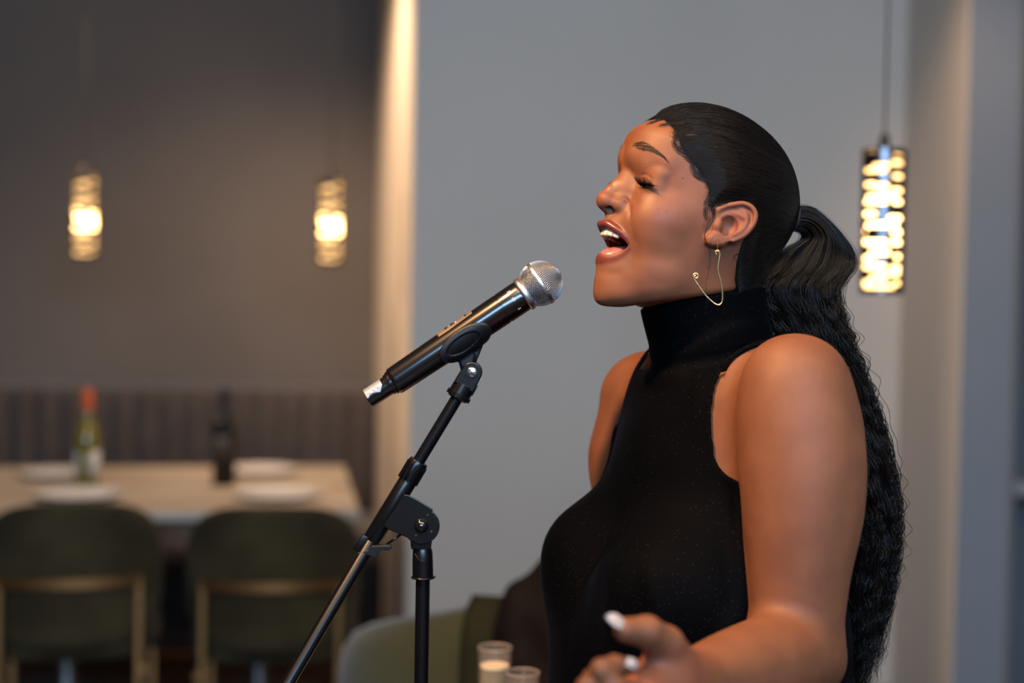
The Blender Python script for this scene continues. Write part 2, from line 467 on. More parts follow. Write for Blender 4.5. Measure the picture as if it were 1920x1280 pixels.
def head_field(P, features=True):
    """the skin of head and neck; P in head coordinates"""
    q = P.copy(); al = np.abs(q[:, 1]); q = np.stack([q[:, 0], al, q[:, 2]], 1)
    d = smin(skull_field(q), face_field(q, al), 0.012)
    if not features: return d
    i = near(q, (0.085, 0.02, -0.01), 0.125)
    if len(i):
        s = q[i]; e = d[i]
        # eye socket, brow and lids
        e = smax(e, -ell(s, (0.1095, 0.0260, 0.0240), (0.0125, 0.015, 0.0095)), 0.012)
        e = smin(e, ell(s, (0.101, 0.010, 0.047), (0.010, 0.010, 0.008)), 0.010)
        e = smin(e, chain(s, np.array([(0.0990,0.014,0.050),(0.0915,0.030,0.052),(0.078,0.046,0.047)]), [.0070, .0065, .0055]), 0.014)
        e = smin(e, ell(s, (0.0890, 0.0225, 0.0385), (0.0125, 0.013, 0.0120)), 0.012)
        lid = ell(s, LIDC, (0.0138, 0.0170, 0.0138))
        lid = smin(lid, ell(s, LIDC + (0.0010, 0.001, 0.0120), (0.0135, 0.0175, 0.0125)), 0.006)
        e = smin(e, lid, 0.0045)
        # lower lid bag and the crease over the upper lid
        e = smin(e, chain(s, np.array([(0.084,0.020,0.0085),(0.0845,0.033,0.0050),(0.076,0.044,0.0085)]), [.004, .0048, .004]), 0.006)
        cd, _ = curve_dist(s, catmull([(0.0945,0.0225,0.0262),(0.0955,0.027,0.0272),(0.0945,0.038,0.0270),(0.085,0.047,0.0215)], 10))
        e = e + 0.0006 * np.exp(-(cd / 0.0016) ** 2)
        # slit between the lids, the eye looks down
        ws = s - EYEC; ang = np.degrees(np.arctan2(ws[:, 2], ws[:, 0])); lat = ws[:, 1]
        mid = -9 + 2 * (lat / 0.012)**2 - 650 * lat
        half = 7.0 * np.clip(1 - (lat / 0.0150) ** 2, 0, 1) ** 0.5 + 0.01
        slit = np.maximum((np.abs(ang - mid) - half) * math.radians(1) * 0.013, np.abs(lat) - 0.0150)
        e = np.where(ws[:, 0] > 0.004, smax(e, -slit, 0.0012), e)
        e = np.minimum(e, np.linalg.norm(ws, axis=1) - (EYER - 0.0015))
        # nose
        nose = chain(s, np.array([(0.0965,0,0.034),(0.1030,0,0.0225),(0.1090,0,0.0120),(0.1128,0,0.0035),(0.1158,0,-0.0050)]), [.0066, .0064, .0062, .0066, .0072], 0.003)
        nose = smin(nose, ell(s, (0.1157, 0, -0.0083), (0.0093, 0.0086, 0.0078)), 0.006)
        nose = smin(nose, ell(s, (0.1128, 0.0055, -0.0090), (0.0085, 0.0065, 0.0075)), 0.005)
        nose = smin(nose, ell(s, (0.1015, 0.0125, -0.0085), (0.0105, 0.0068, 0.0085), frame_l(-18)), 0.0045)
        nose = smin(nose, chain(s, np.array([(0.1165,0,-0.0125),(0.106,0,-0.0185)]), [.0045, .0050]), 0.005)
        nose = smin(nose, ell(s, (0.093, 0.008, 0.010), (0.016, 0.0095, 0.020)), 0.008)
        e = smin(e, nose, 0.0060)
        e = smax(e, -ell(s, NOSTR + np.array([-0.001, 0, 0.0005]), (0.0062, 0.0030, 0.0050), frame_l(-22)), 0.0018)
        cd, _ = curve_dist(s, np.array([(0.109,0.0165,-0.003),(0.1015,0.0178,-0.001),(0.0935,0.0185,-0.006),(0.0915,0.0180,-0.013)]))
        e = e + 0.0022 * np.exp(-(cd / 0.0020) ** 2)
        # cheek and nasolabial fold
        e = smin(e, ell(s, (0.062, 0.0358, -0.016), (0.0265, 0.021, 0.027)), 0.020)
        cd, pr = curve_dist(s, NLF); e = e + (0.0024 * np.sin(np.clip(pr * 1.02, 0, 1) * math.pi) ** 0.7 + 0.0002) * np.exp(-(cd / 0.0036) ** 2)
        # philtrum
        cd, _ = curve_dist(s, np.array([(0.1115,0,-0.021),(0.1165,0,-0.029)])); e = e + 0.0010 * np.exp(-(cd / 0.0022) ** 2)
        # muzzle round the open mouth, chin
        e = smin(e, ell(s, (0.0645, 0.0, -0.0930), (0.0165, 0.021, 0.0125)), 0.012)
        cd, _ = curve_dist(s, np.array([(0.1005,0,-0.0815),(0.094,0.014,-0.083),(0.082,0.024,-0.080)])); e = e + 0.0008 * np.exp(-(cd / 0.006) ** 2)
        # open the mouth
        ut = np.interp(s[:, 1], UTOP[:, 1], UTOP[:, 2]); ub = np.interp(s[:, 1], UBOT[:, 1], UBOT[:, 2])
        ap = np.maximum(np.maximum(s[:, 2] - ut, ub - s[:, 2]) * 0.8, np.maximum(s[:, 1] - 0.030, 0.062 - s[:, 0]))
        inner = ell(s, (0.074, 0, -0.055), (0.027, 0.0255, 0.024))
        e = smax(e, -np.minimum(ap, inner), 0.003)
        cu, pu = curve_dist(s, UP_C); ru = np.interp(pu, np.linspace(0, 1, 16), UP_R)
        cl, pl = curve_dist(s, LO_C); rl = np.interp(pl, np.linspace(0, 1, 16), LO_R)
        lips = smin(cu - ru, cl - rl, 0.003)
        e = smin(e, lips, 0.0035)
        d[i] = e
    # ear
    i = near(q, (0.003, 0.076, 0.006), 0.052)
    if len(i):
        s = q[i]; e = d[i]; pl = ear_plane(s[:, 0])
        o2 = poly_sd(s[:, [0, 2]], EAR2)
        slab = np.maximum(o2 + 0.0035, np.abs(s[:, 1] - pl + 0.0015) - 0.0030) - 0.0008
        bowl = ell(s, (*e2(1365, 423)[:1], 0.0, 0.0), (1, 1, 1)) * 0
        c0 = e3(1364, 424); bowl = ell(s, c0 + np.array([0, 0.003, 0]), (0.0095, 0.0075, 0.0105))
        slab = smax(slab, -bowl, 0.003)
        ch, ph = curve_dist(s, HELIX); slab = smin(slab, ch - (0.0030 - 0.0006 * ph), 0.0025)
        ca, _ = curve_dist(s, ANTIH); slab = smin(slab, ca - 0.0024, 0.004)
        ca, _ = curve_dist(s, ANTIH2); slab = smin(slab, ca - 0.0019, 0.003)
        slab = smin(slab, ell(s, e3(1349, 424, .001), (0.0048, 0.0034, 0.0055)), 0.004)     # tragus
        slab = smin(slab, ell(s, e3(1350, 450, .0), (0.0100, 0.0038, 0.0068)), 0.005)       # lobe
        slab = smin(slab, ell(s, e3(1338, 451, -.001), (0.0065, 0.0034, 0.0055)), 0.006)
        e = smin(e, slab, 0.004)
        back = ell(s, c0 + np.array([-0.004, -0.006, 0.004]), (0.012, 0.006, 0.016)); e = smin(e, back, 0.005)
        e = smax(e, -bowl, 0.0022)
        e = smin(e, ell(s, e3(1350, 423, .0015), (0.0045, 0.0030, 0.0052)), 0.003)
        d[i] = e
    return d

def frame_l(deg):
    """axes turned about the vertical by deg (towards the left side)"""
    a = math.radians(deg); return np.array([[math.cos(a), math.sin(a), 0], [-math.sin(a), math.cos(a), 0], [0, 0, 1.]])

# ------------------------------------------------------------------ the singer: torso, arms, hands (world coordinates)
NECK = [hw((-0.020, 0, -0.030)), hw((-0.020, 0, -0.080)), tw((0.002, 0, 0.0)), tw((-0.014, 0, -0.06))]
NECK_R = [0.052, 0.049, 0.0525, 0.066]

def torso_field(P):
    t = (P - T0) @ TM.T; al = np.abs(t[:, 1]); s = np.stack([t[:, 0], al, t[:, 2]], 1)
    d = ell(s, (-0.015, 0, -0.20), (0.118, 0.158, 0.200))
    d = smin(d, chain(s, np.array([(-0.016, 0, -0.052), (-0.016, 0.085, -0.056), (-0.020, 0.158, -0.085)]), [.055, .050, .052], 0.03), 0.05)
    d = smin(d, ell(s, (0.070, 0.078, -0.256), (0.088, 0.086, 0.074)), 0.045)
    d = smin(d, ell(s, (0.020, 0, -0.40), (0.140, 0.165, 0.17)), 0.07)
    d = smin(d, ell(s, (-0.010, 0, -0.56), (0.140, 0.190, 0.17)), 0.07)
    return d

SH_N = at(1491, 735, 1.43); EL_N = at(1492, 1222, 1.40); WR_N = at(1288, 1286, 1.21)
ARM_N = [SH_N, at(1504, 870, 1.4175), at(1505, 960, 1.411), at(1498, 1090, 1.403), EL_N]
ARM_NR = [0.0590, 0.0632, 0.0600, 0.0495, 0.0440]
ARM_N = np.array(ARM_N)
FORE_N = [EL_N, at(1440, 1247, 1.345), at(1380, 1264, 1.29), WR_N]
FORE_NR = [0.0445, 0.0465, 0.0410, 0.0275]
FORE_N = np.array(FORE_N)
SH_F = at(1214, 748, 1.735)
ARM_F = [SH_F, at(1200, 860, 1.735), at(1185, 1010, 1.73), at(1210, 1180, 1.72), at(1180, 1420, 1.66), at(1160, 1500, 1.64)]
ARM_FR = [0.0580, 0.0560, 0.0480, 0.0430, 0.0280, 0.0270]

PALM = [at(1288, 1286, 1.21), at(1245, 1290, 1.175), at(1205, 1312, 1.15)]
THUMB = [at(1278, 1262, 1.195), at(1246, 1210, 1.17), at(1213, 1184, 1.15), at(1174, 1181, 1.14)]
THUMB_R = [0.0210, 0.0165, 0.0128, 0.0102]
FING = [([at(1195,1310,1.135), at(1150,1292,1.10), at(1128,1256,1.10), at(1152,1247,1.112), at(1178,1249,1.124)], [.0115,.0105,.0088,.0080,.0070]),
        ([at(1186,1336,1.145), at(1136,1328,1.105), at(1101,1290,1.10), at(1112,1272,1.115), at(1140,1276,1.13)], [.0115,.0105,.0090,.0080,.0070]),
        ([at(1188,1362,1.160), at(1138,1366,1.125), at(1100,1336,1.115), at(1108,1314,1.13), at(1136,1312,1.145)], [.0110,.0100,.0088,.0078,.0068]),
        ([at(1200,1384,1.178), at(1158,1396,1.150), at(1124,1374,1.14), at(1126,1354,1.15), at(1148,1350,1.16)], [.0100,.0090,.0078,.0070,.0060])]

def hand_field(P):
    d = chain(P, PALM, [.0275, .0260, .0235], 0.02)
    for pts, rs in FING:
        d = smin(d, cone(P, PALM[1], pts[0], 0.020, 0.0125), 0.012)
    d = smin(d, chain(P, THUMB, THUMB_R, 0.004), 0.010)
    for pts, rs in FING:
        f = chain(P, pts, rs, 0.003); d = smin(d, f, 0.0035)
    return d

def limb(P, pts, rs):
    """smooth, nearly straight tapering limb: centre and radius follow the projection on its chord"""
    a, b = pts[0], pts[-1]; ab = b - a; L = ab @ ab
    tt = np.clip((pts - a) @ ab / L, 0, 1); f = np.linspace(0, 1, 160)
    C = hermite(tt, pts, f); R = hermite(tt, np.asarray(rs), f)
    t = smin(smax((P - a) @ ab / L, np.zeros(len(P)), 0.22), np.ones(len(P)), 0.12)
    c = np.stack([np.interp(t, f, C[:, i]) for i in range(3)], 1)
    return np.linalg.norm(P - c, axis=1) - np.interp(t, f, R)

def body_field(P):
    d = torso_field(P)
    nk = chain(P, NECK, NECK_R, 0.015)
    d = smin(d, nk, 0.025)
    q = (P - H0) @ HM.T
    i = np.flatnonzero((np.abs(q[:, 1]) < 0.13) & (np.abs(q[:, 0]) < 0.17) & (q[:, 2] > -0.19))
    if len(i): d[i] = smin(d[i], head_field(q[i]), 0.016)
    h, rho, R, top = collar_coords(P)                      # the neck stays inside the turtleneck
    cut = np.maximum(np.maximum(R - 0.0045 - rho, top + 0.001), np.maximum(0.004 - h, rho - R - 0.035))
    d = smax(d, -cut, 0.006)
    arm = limb(P, ARM_N, ARM_NR)
    fore = limb(P, FORE_N, FORE_NR)
    ell_b = cone(P, EL_N + np.array([0.022, 0.012, -0.012]), EL_N + np.array([0.010, 0.006, -0.002]), 0.026, 0.034)
    arm = smin(smin(arm, fore, 0.018), ell_b, 0.02)
    i = near(P, at(1200, 1290, 1.15), 0.17)
    if len(i): arm[i] = smin(arm[i], hand_field(P[i]), 0.012)
    d = smin(d, arm, 0.022)
    d = smin(d, chain(P, ARM_F, ARM_FR, 0.03), 0.022)
    return d
# ------------------------------------------------------------------ the singer: hair cap and dress fields
HAIRLINE = [(0.1065,0.092),(0.1000,0.0975),(0.0925,0.0940),(0.0860,0.0830),(0.0830,0.0700),(0.0680,0.0590),(0.0500,0.0465),(0.0380,0.0380),(0.0340,0.0280),(0.0310,0.0180),(0.0225,0.0200),
            (0.0150,0.0260),(0.0020,0.0335),(-0.0100,0.0335),(-0.0185,0.0240),(-0.0230,0.0080),(-0.0250,-0.0080),(-0.0310,-0.0300),(-0.0430,-0.0480),(-0.0560,-0.0580),
            (-0.0900,-0.0700),(-0.2000,0.0),(-0.2000,0.2500),(0.1500,0.2500),(0.1200,0.0980)]
HAIRLINE = catmull(HAIRLINE + HAIRLINE[:1], 70)[:-1]
TIE = hp(1484, 408, 0.0)

def hair_field(P):
    q = (P - H0) @ HM.T; al = np.abs(q[:, 1]); s = np.stack([q[:, 0], al, q[:, 2]], 1)
    d = smin(skull_field(s), face_field(s, al), 0.012)
    nk = chain(P, NECK[:2], NECK_R[:2]); d = smin(d, nk, 0.03)
    o = poly_sd(s[:, [0, 2]], HAIRLINE)
    t = 0.0038 * sstep(-o, 0.0, 0.020) + 0.0008 * sstep(-o, -0.001, 0.002) - 0.004 * sstep(o, -0.001, 0.004)
    t = t + 0.001 * np.exp(-(np.linalg.norm(s - TIE, axis=1) / 0.03) ** 2)
    return np.maximum(d - t, o - 0.006)

AXN = unit((-0.20, -0.05, 1.0))
COL_TOP = 0.052

def collar_coords(P):
    v = P - (T0 - AXN * 0.03); h = v @ AXN; w = v - h[:, None] * AXN
    R = np.interp(h, [-0.02, 0.018, 0.03, 0.06, 0.095], [0.085, 0.0655, 0.067, 0.0695, 0.0715])
    return h, np.hypot(w @ TM[0] - 0.002, (w @ TM[1]) * 1.06), R, (P - COLP) @ COLN

def collar_field(P):
    a = T0 - AXN * 0.03; v = P - a; h = v @ AXN; w = v - h[:, None] * AXN
    f = w @ TM[0]; l = w @ TM[1]
    R = np.interp(h, [-0.02, 0.018, 0.03, 0.06, 0.095], [0.085, 0.0655, 0.067, 0.0695, 0.0715])
    rho = np.hypot(f - 0.002, l * 1.06)
    d = rho - R
    d = smax(d, -h + 0.004, 0.01) + 0.0012 * np.exp(-((h - 0.0225) / 0.0022) ** 2)
    top = (P - COLP) @ COLN
    return smax(d, top, 0.004)
COLP = at(1240, 578, 1.56); COLN = unit(np.array([0.20, 0.05, 1.0]))
_c1 = at(1205, 574, 1.545); _c2 = at(1392, 540, 1.515)
_v = _c2 - _c1; _w = np.array([0.10, 0.99, -0.05])
COLN = unit(np.cross(_v, _w)); COLN = COLN if COLN[2] > 0 else -COLN; COLP = _c1

def armhole(s, grow=0.0):
    """s in mirrored torso coordinates; negative inside the cut-away by the arm"""
    c = np.array([-0.033, -0.112]); y = s[:, 2] - c[1]
    x = (s[:, 0] - c[0]) / 0.091; y = y / np.where(y > 0, 0.114, 0.054)
    k = np.where(y > 0, (np.abs(x) ** 2.8 + np.abs(y) ** 2.8) ** (1 / 2.8), np.hypot(x, y)); d = (k - 1) * 0.078
    lim = 0.062 + 0.0 * d
    return np.maximum(d, (0.070 - s[:, 1]))

def dress_field(P):
    t = (P - T0) @ TM.T; s = np.stack([t[:, 0], np.abs(t[:, 1]), t[:, 2]], 1)
    d = torso_field(P)
    i = np.flatnonzero((s[:, 2] > -0.42) & (np.abs(d) < 0.06))
    e = d - 0.0045
    if len(i): e[i] = smax(body_field(P[i]) - 0.0042, d[i] - 0.0115, 0.004)
    d = e
    x = (s[:, 0] - 0.006) / 0.153; y = s[:, 1] / 0.172
    fall = (np.hypot(x, y) - 1) * 0.150
    fall = fall + 0.004 * np.sin(np.arctan2(t[:, 1], s[:, 0]) * 9 + 0.6) * sstep(-s[:, 2], 0.28, 0.60)
    fall = smax(fall, s[:, 2] + 0.27, 0.08); fall = smax(fall, -(s[:, 2] + 1.02), 0.01)
    d = smin(d, fall, 0.05)
    hem = np.hypot(s[:, 0] / 0.19, s[:, 1] / 0.24) - 1; hem = smax(hem * 0.19, np.abs(s[:, 2] + 0.80) - 0.22, 0.03)
    d = smin(d, hem, 0.08)
    # folds: fans below the collar, drag lines over the bust and from the armhole
    for a, b, w, k in FOLDS:
        i = near(P, (a + b) / 2, np.linalg.norm(a - b) / 2 + 0.03)
        if len(i):
            cd, pr = curve_dist(P[i], np.array([a, b])); d[i] -= k * np.exp(-(cd / w) ** 2) * np.sin(np.clip(pr, 0.02, 0.98) * math.pi) ** 0.6
    ah = armhole(s)
    d = smin(d, collar_field(P), 0.014)
    d = smax(d, -ah, 0.003)
    return d

def fold(x0, y0, D0, x1, y1, D1, w, k): return (at(x0, y0, D0), at(x1, y1, D1), w, k)
FOLDS = [fold(1225,660,1.54, 1190,790,1.50, .010, .0030), fold(1262,660,1.51, 1225,760,1.49, .008, .0026), fold(1300,665,1.50, 1290,800,1.48, .011, .0024),
         fold(1372,700,1.45, 1335,790,1.44, .007, .0040), fold(1395,660,1.48, 1345,740,1.46, .009, .0030),
         fold(1210,1050,1.42, 1275,1300,1.40, .010, .0055), fold(1270,915,1.42, 1392,934,1.38, .0035, -.0016), fold(1140,1000,1.44, 1130,1300,1.44, .022, .003),
         fold(1330,960,1.40, 1360,1250,1.38, .018, .003)]
# ------------------------------------------------------------------ the singer: materials
def attr_mix(m_, b, sock, name, color, fac=1.0):
    a = nd(m_, 'ShaderNodeAttribute', attribute_name=name)
    mx = nd(m_, 'ShaderNodeMix', data_type='RGBA')
    if fac != 1.0:
        mu = nd(m_, 'ShaderNodeMath', operation='MULTIPLY'); lk(m_, a.outputs['Fac'], mu.inputs[0]); mu.inputs[1].default_value = fac
        lk(m_, mu.outputs[0], mx.inputs[0])
    else: lk(m_, a.outputs['Fac'], mx.inputs[0])
    lk(m_, sock, mx.inputs[6]); mx.inputs[7].default_value = (*color, 1)
    return mx.outputs[2]

M_SKIN = mat('skin', (0.25, 0.10, 0.048), 0.42, spec=0.42)
noisy(M_SKIN, (0.130, 0.046, 0.0205), (0.160, 0.060, 0.027), scale=28, detail=5, bump=0.12, bscale=900, dist=0.0006)
_b = M_SKIN.node_tree.nodes['Principled BSDF']
_s = _b.inputs['Base Color'].links[0].from_socket
_s = attr_mix(M_SKIN, _b, _s, 'flush', (0.185, 0.050, 0.030))
_s = attr_mix(M_SKIN, _b, _s, 'lip', (0.115, 0.026, 0.020))
_s = attr_mix(M_SKIN, _b, _s, 'mouth', (0.16, 0.022, 0.022))
_s = attr_mix(M_SKIN, _b, _s, 'dark', (0.030, 0.012, 0.008))
lk(M_SKIN, _s, _b.inputs['Base Color'])
_a = nd(M_SKIN, 'ShaderNodeAttribute', attribute_name='gloss')
_mr = nd(M_SKIN, 'ShaderNodeMapRange'); _mr.inputs[3].default_value = 0.62; _mr.inputs[4].default_value = 0.25
lk(M_SKIN, _a.outputs['Fac'], _mr.inputs[0]); lk(M_SKIN, _mr.outputs[0], _b.inputs['Roughness'])
_b.inputs['Subsurface Weight'].default_value = 0.10; _b.inputs['Subsurface Radius'].default_value = (0.9, 0.35, 0.2); _b.inputs['Subsurface Scale'].default_value = 0.006
M_HAIR = mat('black hair', (0.0040, 0.0032, 0.0032), 0.23, spec=0.26)
M_HCAP = mat('black hair base', (0.004, 0.0035, 0.0035), 0.40, spec=0.15)
M_LASH = mat('lash', (0.004, 0.003, 0.003), 0.4)
M_BROW = mat('brow hair', (0.014, 0.007, 0.005), 0.55)
M_TOOTH = mat('tooth enamel', (0.58, 0.51, 0.42), 0.22, spec=0.6)
M_TONGUE = noisy(mat('tongue', (0.42, 0.13, 0.12), 0.32), (0.25, 0.085, 0.078), (0.33, 0.125, 0.112), scale=180, bump=0.3, bscale=1200, dist=0.0005)
M_NAIL = mat('nail lacquer', (0.36, 0.33, 0.325), 0.16, spec=0.6)
M_VELVET = mat('black velvet', (0.0016, 0.0019, 0.003), 0.72, spec=0.03, Sheen_Weight=0.05, Sheen_Roughness=0.35)
_b = M_VELVET.node_tree.nodes['Principled BSDF']; _b.inputs['Sheen Tint'].default_value = (0.30, 0.40, 0.62, 1)
_tc = nd(M_VELVET, 'ShaderNodeTexCoord')
_n = nd(M_VELVET, 'ShaderNodeTexNoise'); _n.inputs['Scale'].default_value = 9; _n.inputs['Detail'].default_value = 5; lk(M_VELVET, _tc.outputs['Object'], _n.inputs['Vector'])
_r = nd(M_VELVET, 'ShaderNodeMapRange'); _r.inputs[1].default_value = 0.35; _r.inputs[2].default_value = 0.7; _r.inputs[3].default_value = 0.002; _r.inputs[4].default_value = 0.045
lk(M_VELVET, _n.outputs['Fac'], _r.inputs[0]); lk(M_VELVET, _r.outputs[0], _b.inputs['Sheen Weight'])
_v = nd(M_VELVET, 'ShaderNodeTexVoronoi'); _v.inputs['Scale'].default_value = 270; lk(M_VELVET, _tc.outputs['Object'], _v.inputs['Vector'])
_l = nd(M_VELVET, 'ShaderNodeMath', operation='LESS_THAN'); _l.inputs[1].default_value = 0.085; lk(M_VELVET, _v.outputs['Distance'], _l.inputs[0])
_n3 = nd(M_VELVET, 'ShaderNodeTexNoise'); _n3.inputs['Scale'].default_value = 14; lk(M_VELVET, _tc.outputs['Object'], _n3.inputs['Vector'])
_g = nd(M_VELVET, 'ShaderNodeMath', operation='GREATER_THAN'); _g.inputs[1].default_value = 0.42; lk(M_VELVET, _n3.outputs['Fac'], _g.inputs[0])
_mu = nd(M_VELVET, 'ShaderNodeMath', operation='MULTIPLY'); lk(M_VELVET, _l.outputs[0], _mu.inputs[0]); lk(M_VELVET, _g.outputs[0], _mu.inputs[1])
_mx = nd(M_VELVET, 'ShaderNodeMix', data_type='RGBA'); _mx.inputs[6].default_value = (0.0006, 0.0008, 0.0014, 1); _mx.inputs[7].default_value = (0.040, 0.037, 0.034, 1)
lk(M_VELVET, _mu.outputs[0], _mx.inputs[0]); lk(M_VELVET, _mx.outputs[2], _b.inputs['Base Color'])
_n2 = nd(M_VELVET, 'ShaderNodeTexNoise'); _n2.inputs['Scale'].default_value = 900; lk(M_VELVET, _tc.outputs['Object'], _n2.inputs['Vector'])
_bp = nd(M_VELVET, 'ShaderNodeBump'); _bp.inputs['Strength'].default_value = 0.35; _bp.inputs['Distance'].default_value = 0.0006
lk(M_VELVET, _n2.outputs['Fac'], _bp.inputs['Height']); lk(M_VELVET, _bp.outputs[0], _b.inputs['Normal'])
M_GOLD = mat('gold wire', (0.83, 0.58, 0.26), 0.22, metal=1.0)
M_SHOE = mat('shoe leather', (0.01, 0.01, 0.01), 0.35)

# ------------------------------------------------------------------ the singer: body
HB = 1.15 * mm
singer = empty('person', (T0[0], T0[1], 0), 0, 'person with long wavy black ponytail in sleeveless black velvet dress singing into the microphone', 'person')

def snap(P, field, off=0.0, it=4):
    e = 0.0004
    for _ in range(it):
        f0 = field(P); G = np.stack([field(P + np.eye(3)[i] * e) - f0 for i in range(3)], 1) / e
        P = P - ((f0 - off) / np.maximum((G ** 2).sum(1), 0.2))[:, None] * G
    return P

P, Q = isomesh(body_field, (-0.06, 0.98, 0.93), (0.48, 1.86, 1.66), HB)

LEG = [tw((-0.01, 0.095, -0.60)), tw((0.00, 0.10, -0.86)), tw((-0.01, 0.10, -1.25))]
LEG2 = [tw((-0.01, -0.095, -0.60)), tw((0.00, -0.10, -0.86)), tw((-0.01, -0.10, -1.25))]
def low_field(P):
    d = torso_field(P); d = smin(d, chain(P, ARM_F, ARM_FR, 0.03), 0.02)
    hand = ell(P, ARM_F[-1] + np.array([0, 0, -0.05]), (0.018, 0.035, 0.06)); d = smin(d, hand, 0.03)
    for L in (LEG, LEG2):
        d = smin(d, chain(P, L, [0.085, 0.055, 0.035], 0.04), 0.03)
        d = smin(d, ell(P, L[2] + TM[0] * 0.06 + np.array([0, 0, -0.055]), (0.10, 0.036, 0.03), TM), 0.03)
    return d
P2, Q2 = isomesh(low_field, (-0.25, 1.2, 0.0), (0.65, 1.95, 0.95), 0.007)
P2[:, 2] = np.minimum(P2[:, 2], 0.945)

q = (P - H0) @ HM.T; s = np.stack([q[:, 0], np.abs(q[:, 1]), q[:, 2]], 1)
nz = lambda: np.zeros(len(P))
lip = nz(); mouth = nz(); flush = nz(); dark = nz(); gloss = nz()
i = near(s, (0.095, 0.015, -0.055), 0.06)
cu, pu = curve_dist(s[i], UP_C); ru = np.interp(pu, np.linspace(0, 1, 16), UP_R)
cl, pl = curve_dist(s[i], LO_C); rl = np.interp(pl, np.linspace(0, 1, 16), LO_R)
inn = ell(s[i], (0.074, 0, -0.055), (0.027, 0.0255, 0.024))
lp = 1 - sstep(np.minimum(cu - ru, cl - rl), 0.0006, 0.0022)
mo = (1 - sstep(inn, 0.0005, 0.0020))
ut = np.interp(s[i][:, 1], UTOP[:, 1], UTOP[:, 2]); ub = np.interp(s[i][:, 1], UBOT[:, 1], UBOT[:, 2])
inside = (s[i][:, 2] < ut + 0.004) & (s[i][:, 2] > ub - 0.004) & (lp < 0.3) & (s[i][:, 0] < 0.104) & (s[i][:, 1] < 0.030)
lip[i] = lp; mouth[i] = np.maximum(mo, 0) * (1 - 0.6 * lp)
gloss[i] = np.maximum(lp * 0.9, mouth[i])
cd, pr = curve_dist(s, np.array([(0.094,0.020,0.018),(0.0925,0.033,0.0165),(0.084,0.047,0.013)])); 
for c_, w_, a_ in (((0.070, 0.045, -0.008), 0.022, 0.35), ((0.118, 0, -0.008), 0.010, 0.45), ((0.0, 0.08, 0.01), 0.035, 0.45), ((0.09, 0.03, 0.028), 0.012, 0.3)):
    flush = np.maximum(flush, a_ * np.exp(-(np.linalg.norm(s - np.array(c_), axis=1) / w_) ** 2))
for c_, w_, a_ in (((0.112, 0.0, 0.070), 0.030, 0.55), ((0.116, 0, 0.01), 0.012, 0.6), ((0.082, 0.030, 0.002), 0.018, 0.75), ((0.066, 0.046, -0.012), 0.016, 0.6), ((0.083, 0.0, -0.095), 0.016, 0.3)):
    gloss = np.maximum(gloss, a_ * np.exp(-(np.linalg.norm(s - np.array(c_), axis=1) / w_) ** 2))
# eyeliner along the slit, moles on the near cheek
ws = s - EYEC; ang = np.degrees(np.arctan2(ws[:, 2], ws[:, 0])); lat = ws[:, 1]
midl = -9 + 2 * (lat / 0.012) ** 2 - 650 * lat; half = 7.0 * np.clip(1 - (lat / 0.0150) ** 2, 0, 1) ** 0.5 + 0.01
k = (np.linalg.norm(ws, axis=1) < 0.0175) & (ws[:, 0] > 0.002) & (np.abs(lat) < 0.017)
dark = np.where(k, (1 - sstep(np.abs(ang - midl) - half, 1.0, 5.0)) * 0.85, dark)
for x, y, r_ in ((1276, 335, 0.0009), (1245, 397, 0.0008), (1232, 392, 0.0006)):
    g = hp(x, y, 0.055); dd = np.hypot(q[:, 0] - g[0], q[:, 2] - g[2]); dark = np.maximum(dark, (1 - sstep(dd, r_ * 0.6, r_ * 1.6)) * (q[:, 1] > 0.02) * 0.7)
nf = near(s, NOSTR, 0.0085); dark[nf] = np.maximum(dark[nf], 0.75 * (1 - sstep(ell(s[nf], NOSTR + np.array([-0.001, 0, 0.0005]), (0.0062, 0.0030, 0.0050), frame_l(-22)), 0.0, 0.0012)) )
# flushed palm
pf = near(P, PALM[1] + np.array([-0.01, -0.0, 0.0]), 0.05); flush[pf] = np.maximum(flush[pf], 0.45)
n2 = len(P2); AT = dict(lip=lip, mouth=mouth, flush=flush, dark=dark, gloss=gloss)
AT = {k_: np.concatenate([v, np.zeros(n2)]) for k_, v in AT.items()}
body = fast_mesh('body', np.concatenate([P, P2]), np.concatenate([Q, Q2 + len(P)]), M_SKIN, singer, AT)

P, Q = isomesh(dress_field, (-0.25, 1.2, 0.28), (0.65, 1.95, 1.46), 0.0021)
P = relax(P, Q, 3, 0.6)
fast_mesh('velvet_dress', P, Q, M_VELVET, singer)
P, Q = isomesh(hair_field, H0 - 0.17, H0 + 0.19, 0.002)
cap_o = fast_mesh('slicked_hair', P, Q, M_HCAP, singer)

def shoe(L):
    def f(P):
        c = L[2] + TM[0] * 0.062
        d = ell(P, c + np.array([0, 0, -0.062]), (0.112, 0.042, 0.036), TM)
        d = smin(d, cone(P, L[2] + np.array([0, 0, -0.03]), L[2] + np.array([0, 0, -0.06]), 0.036, 0.04), 0.02)
        return smax(d, 0.003 - P[:, 2], 0.004)
    P, Q = isomesh(f, L[2] - 0.2, L[2] + 0.2, 0.006); fast_mesh('shoe', P, Q, M_SHOE, singer)
shoe(LEG); shoe(LEG2)

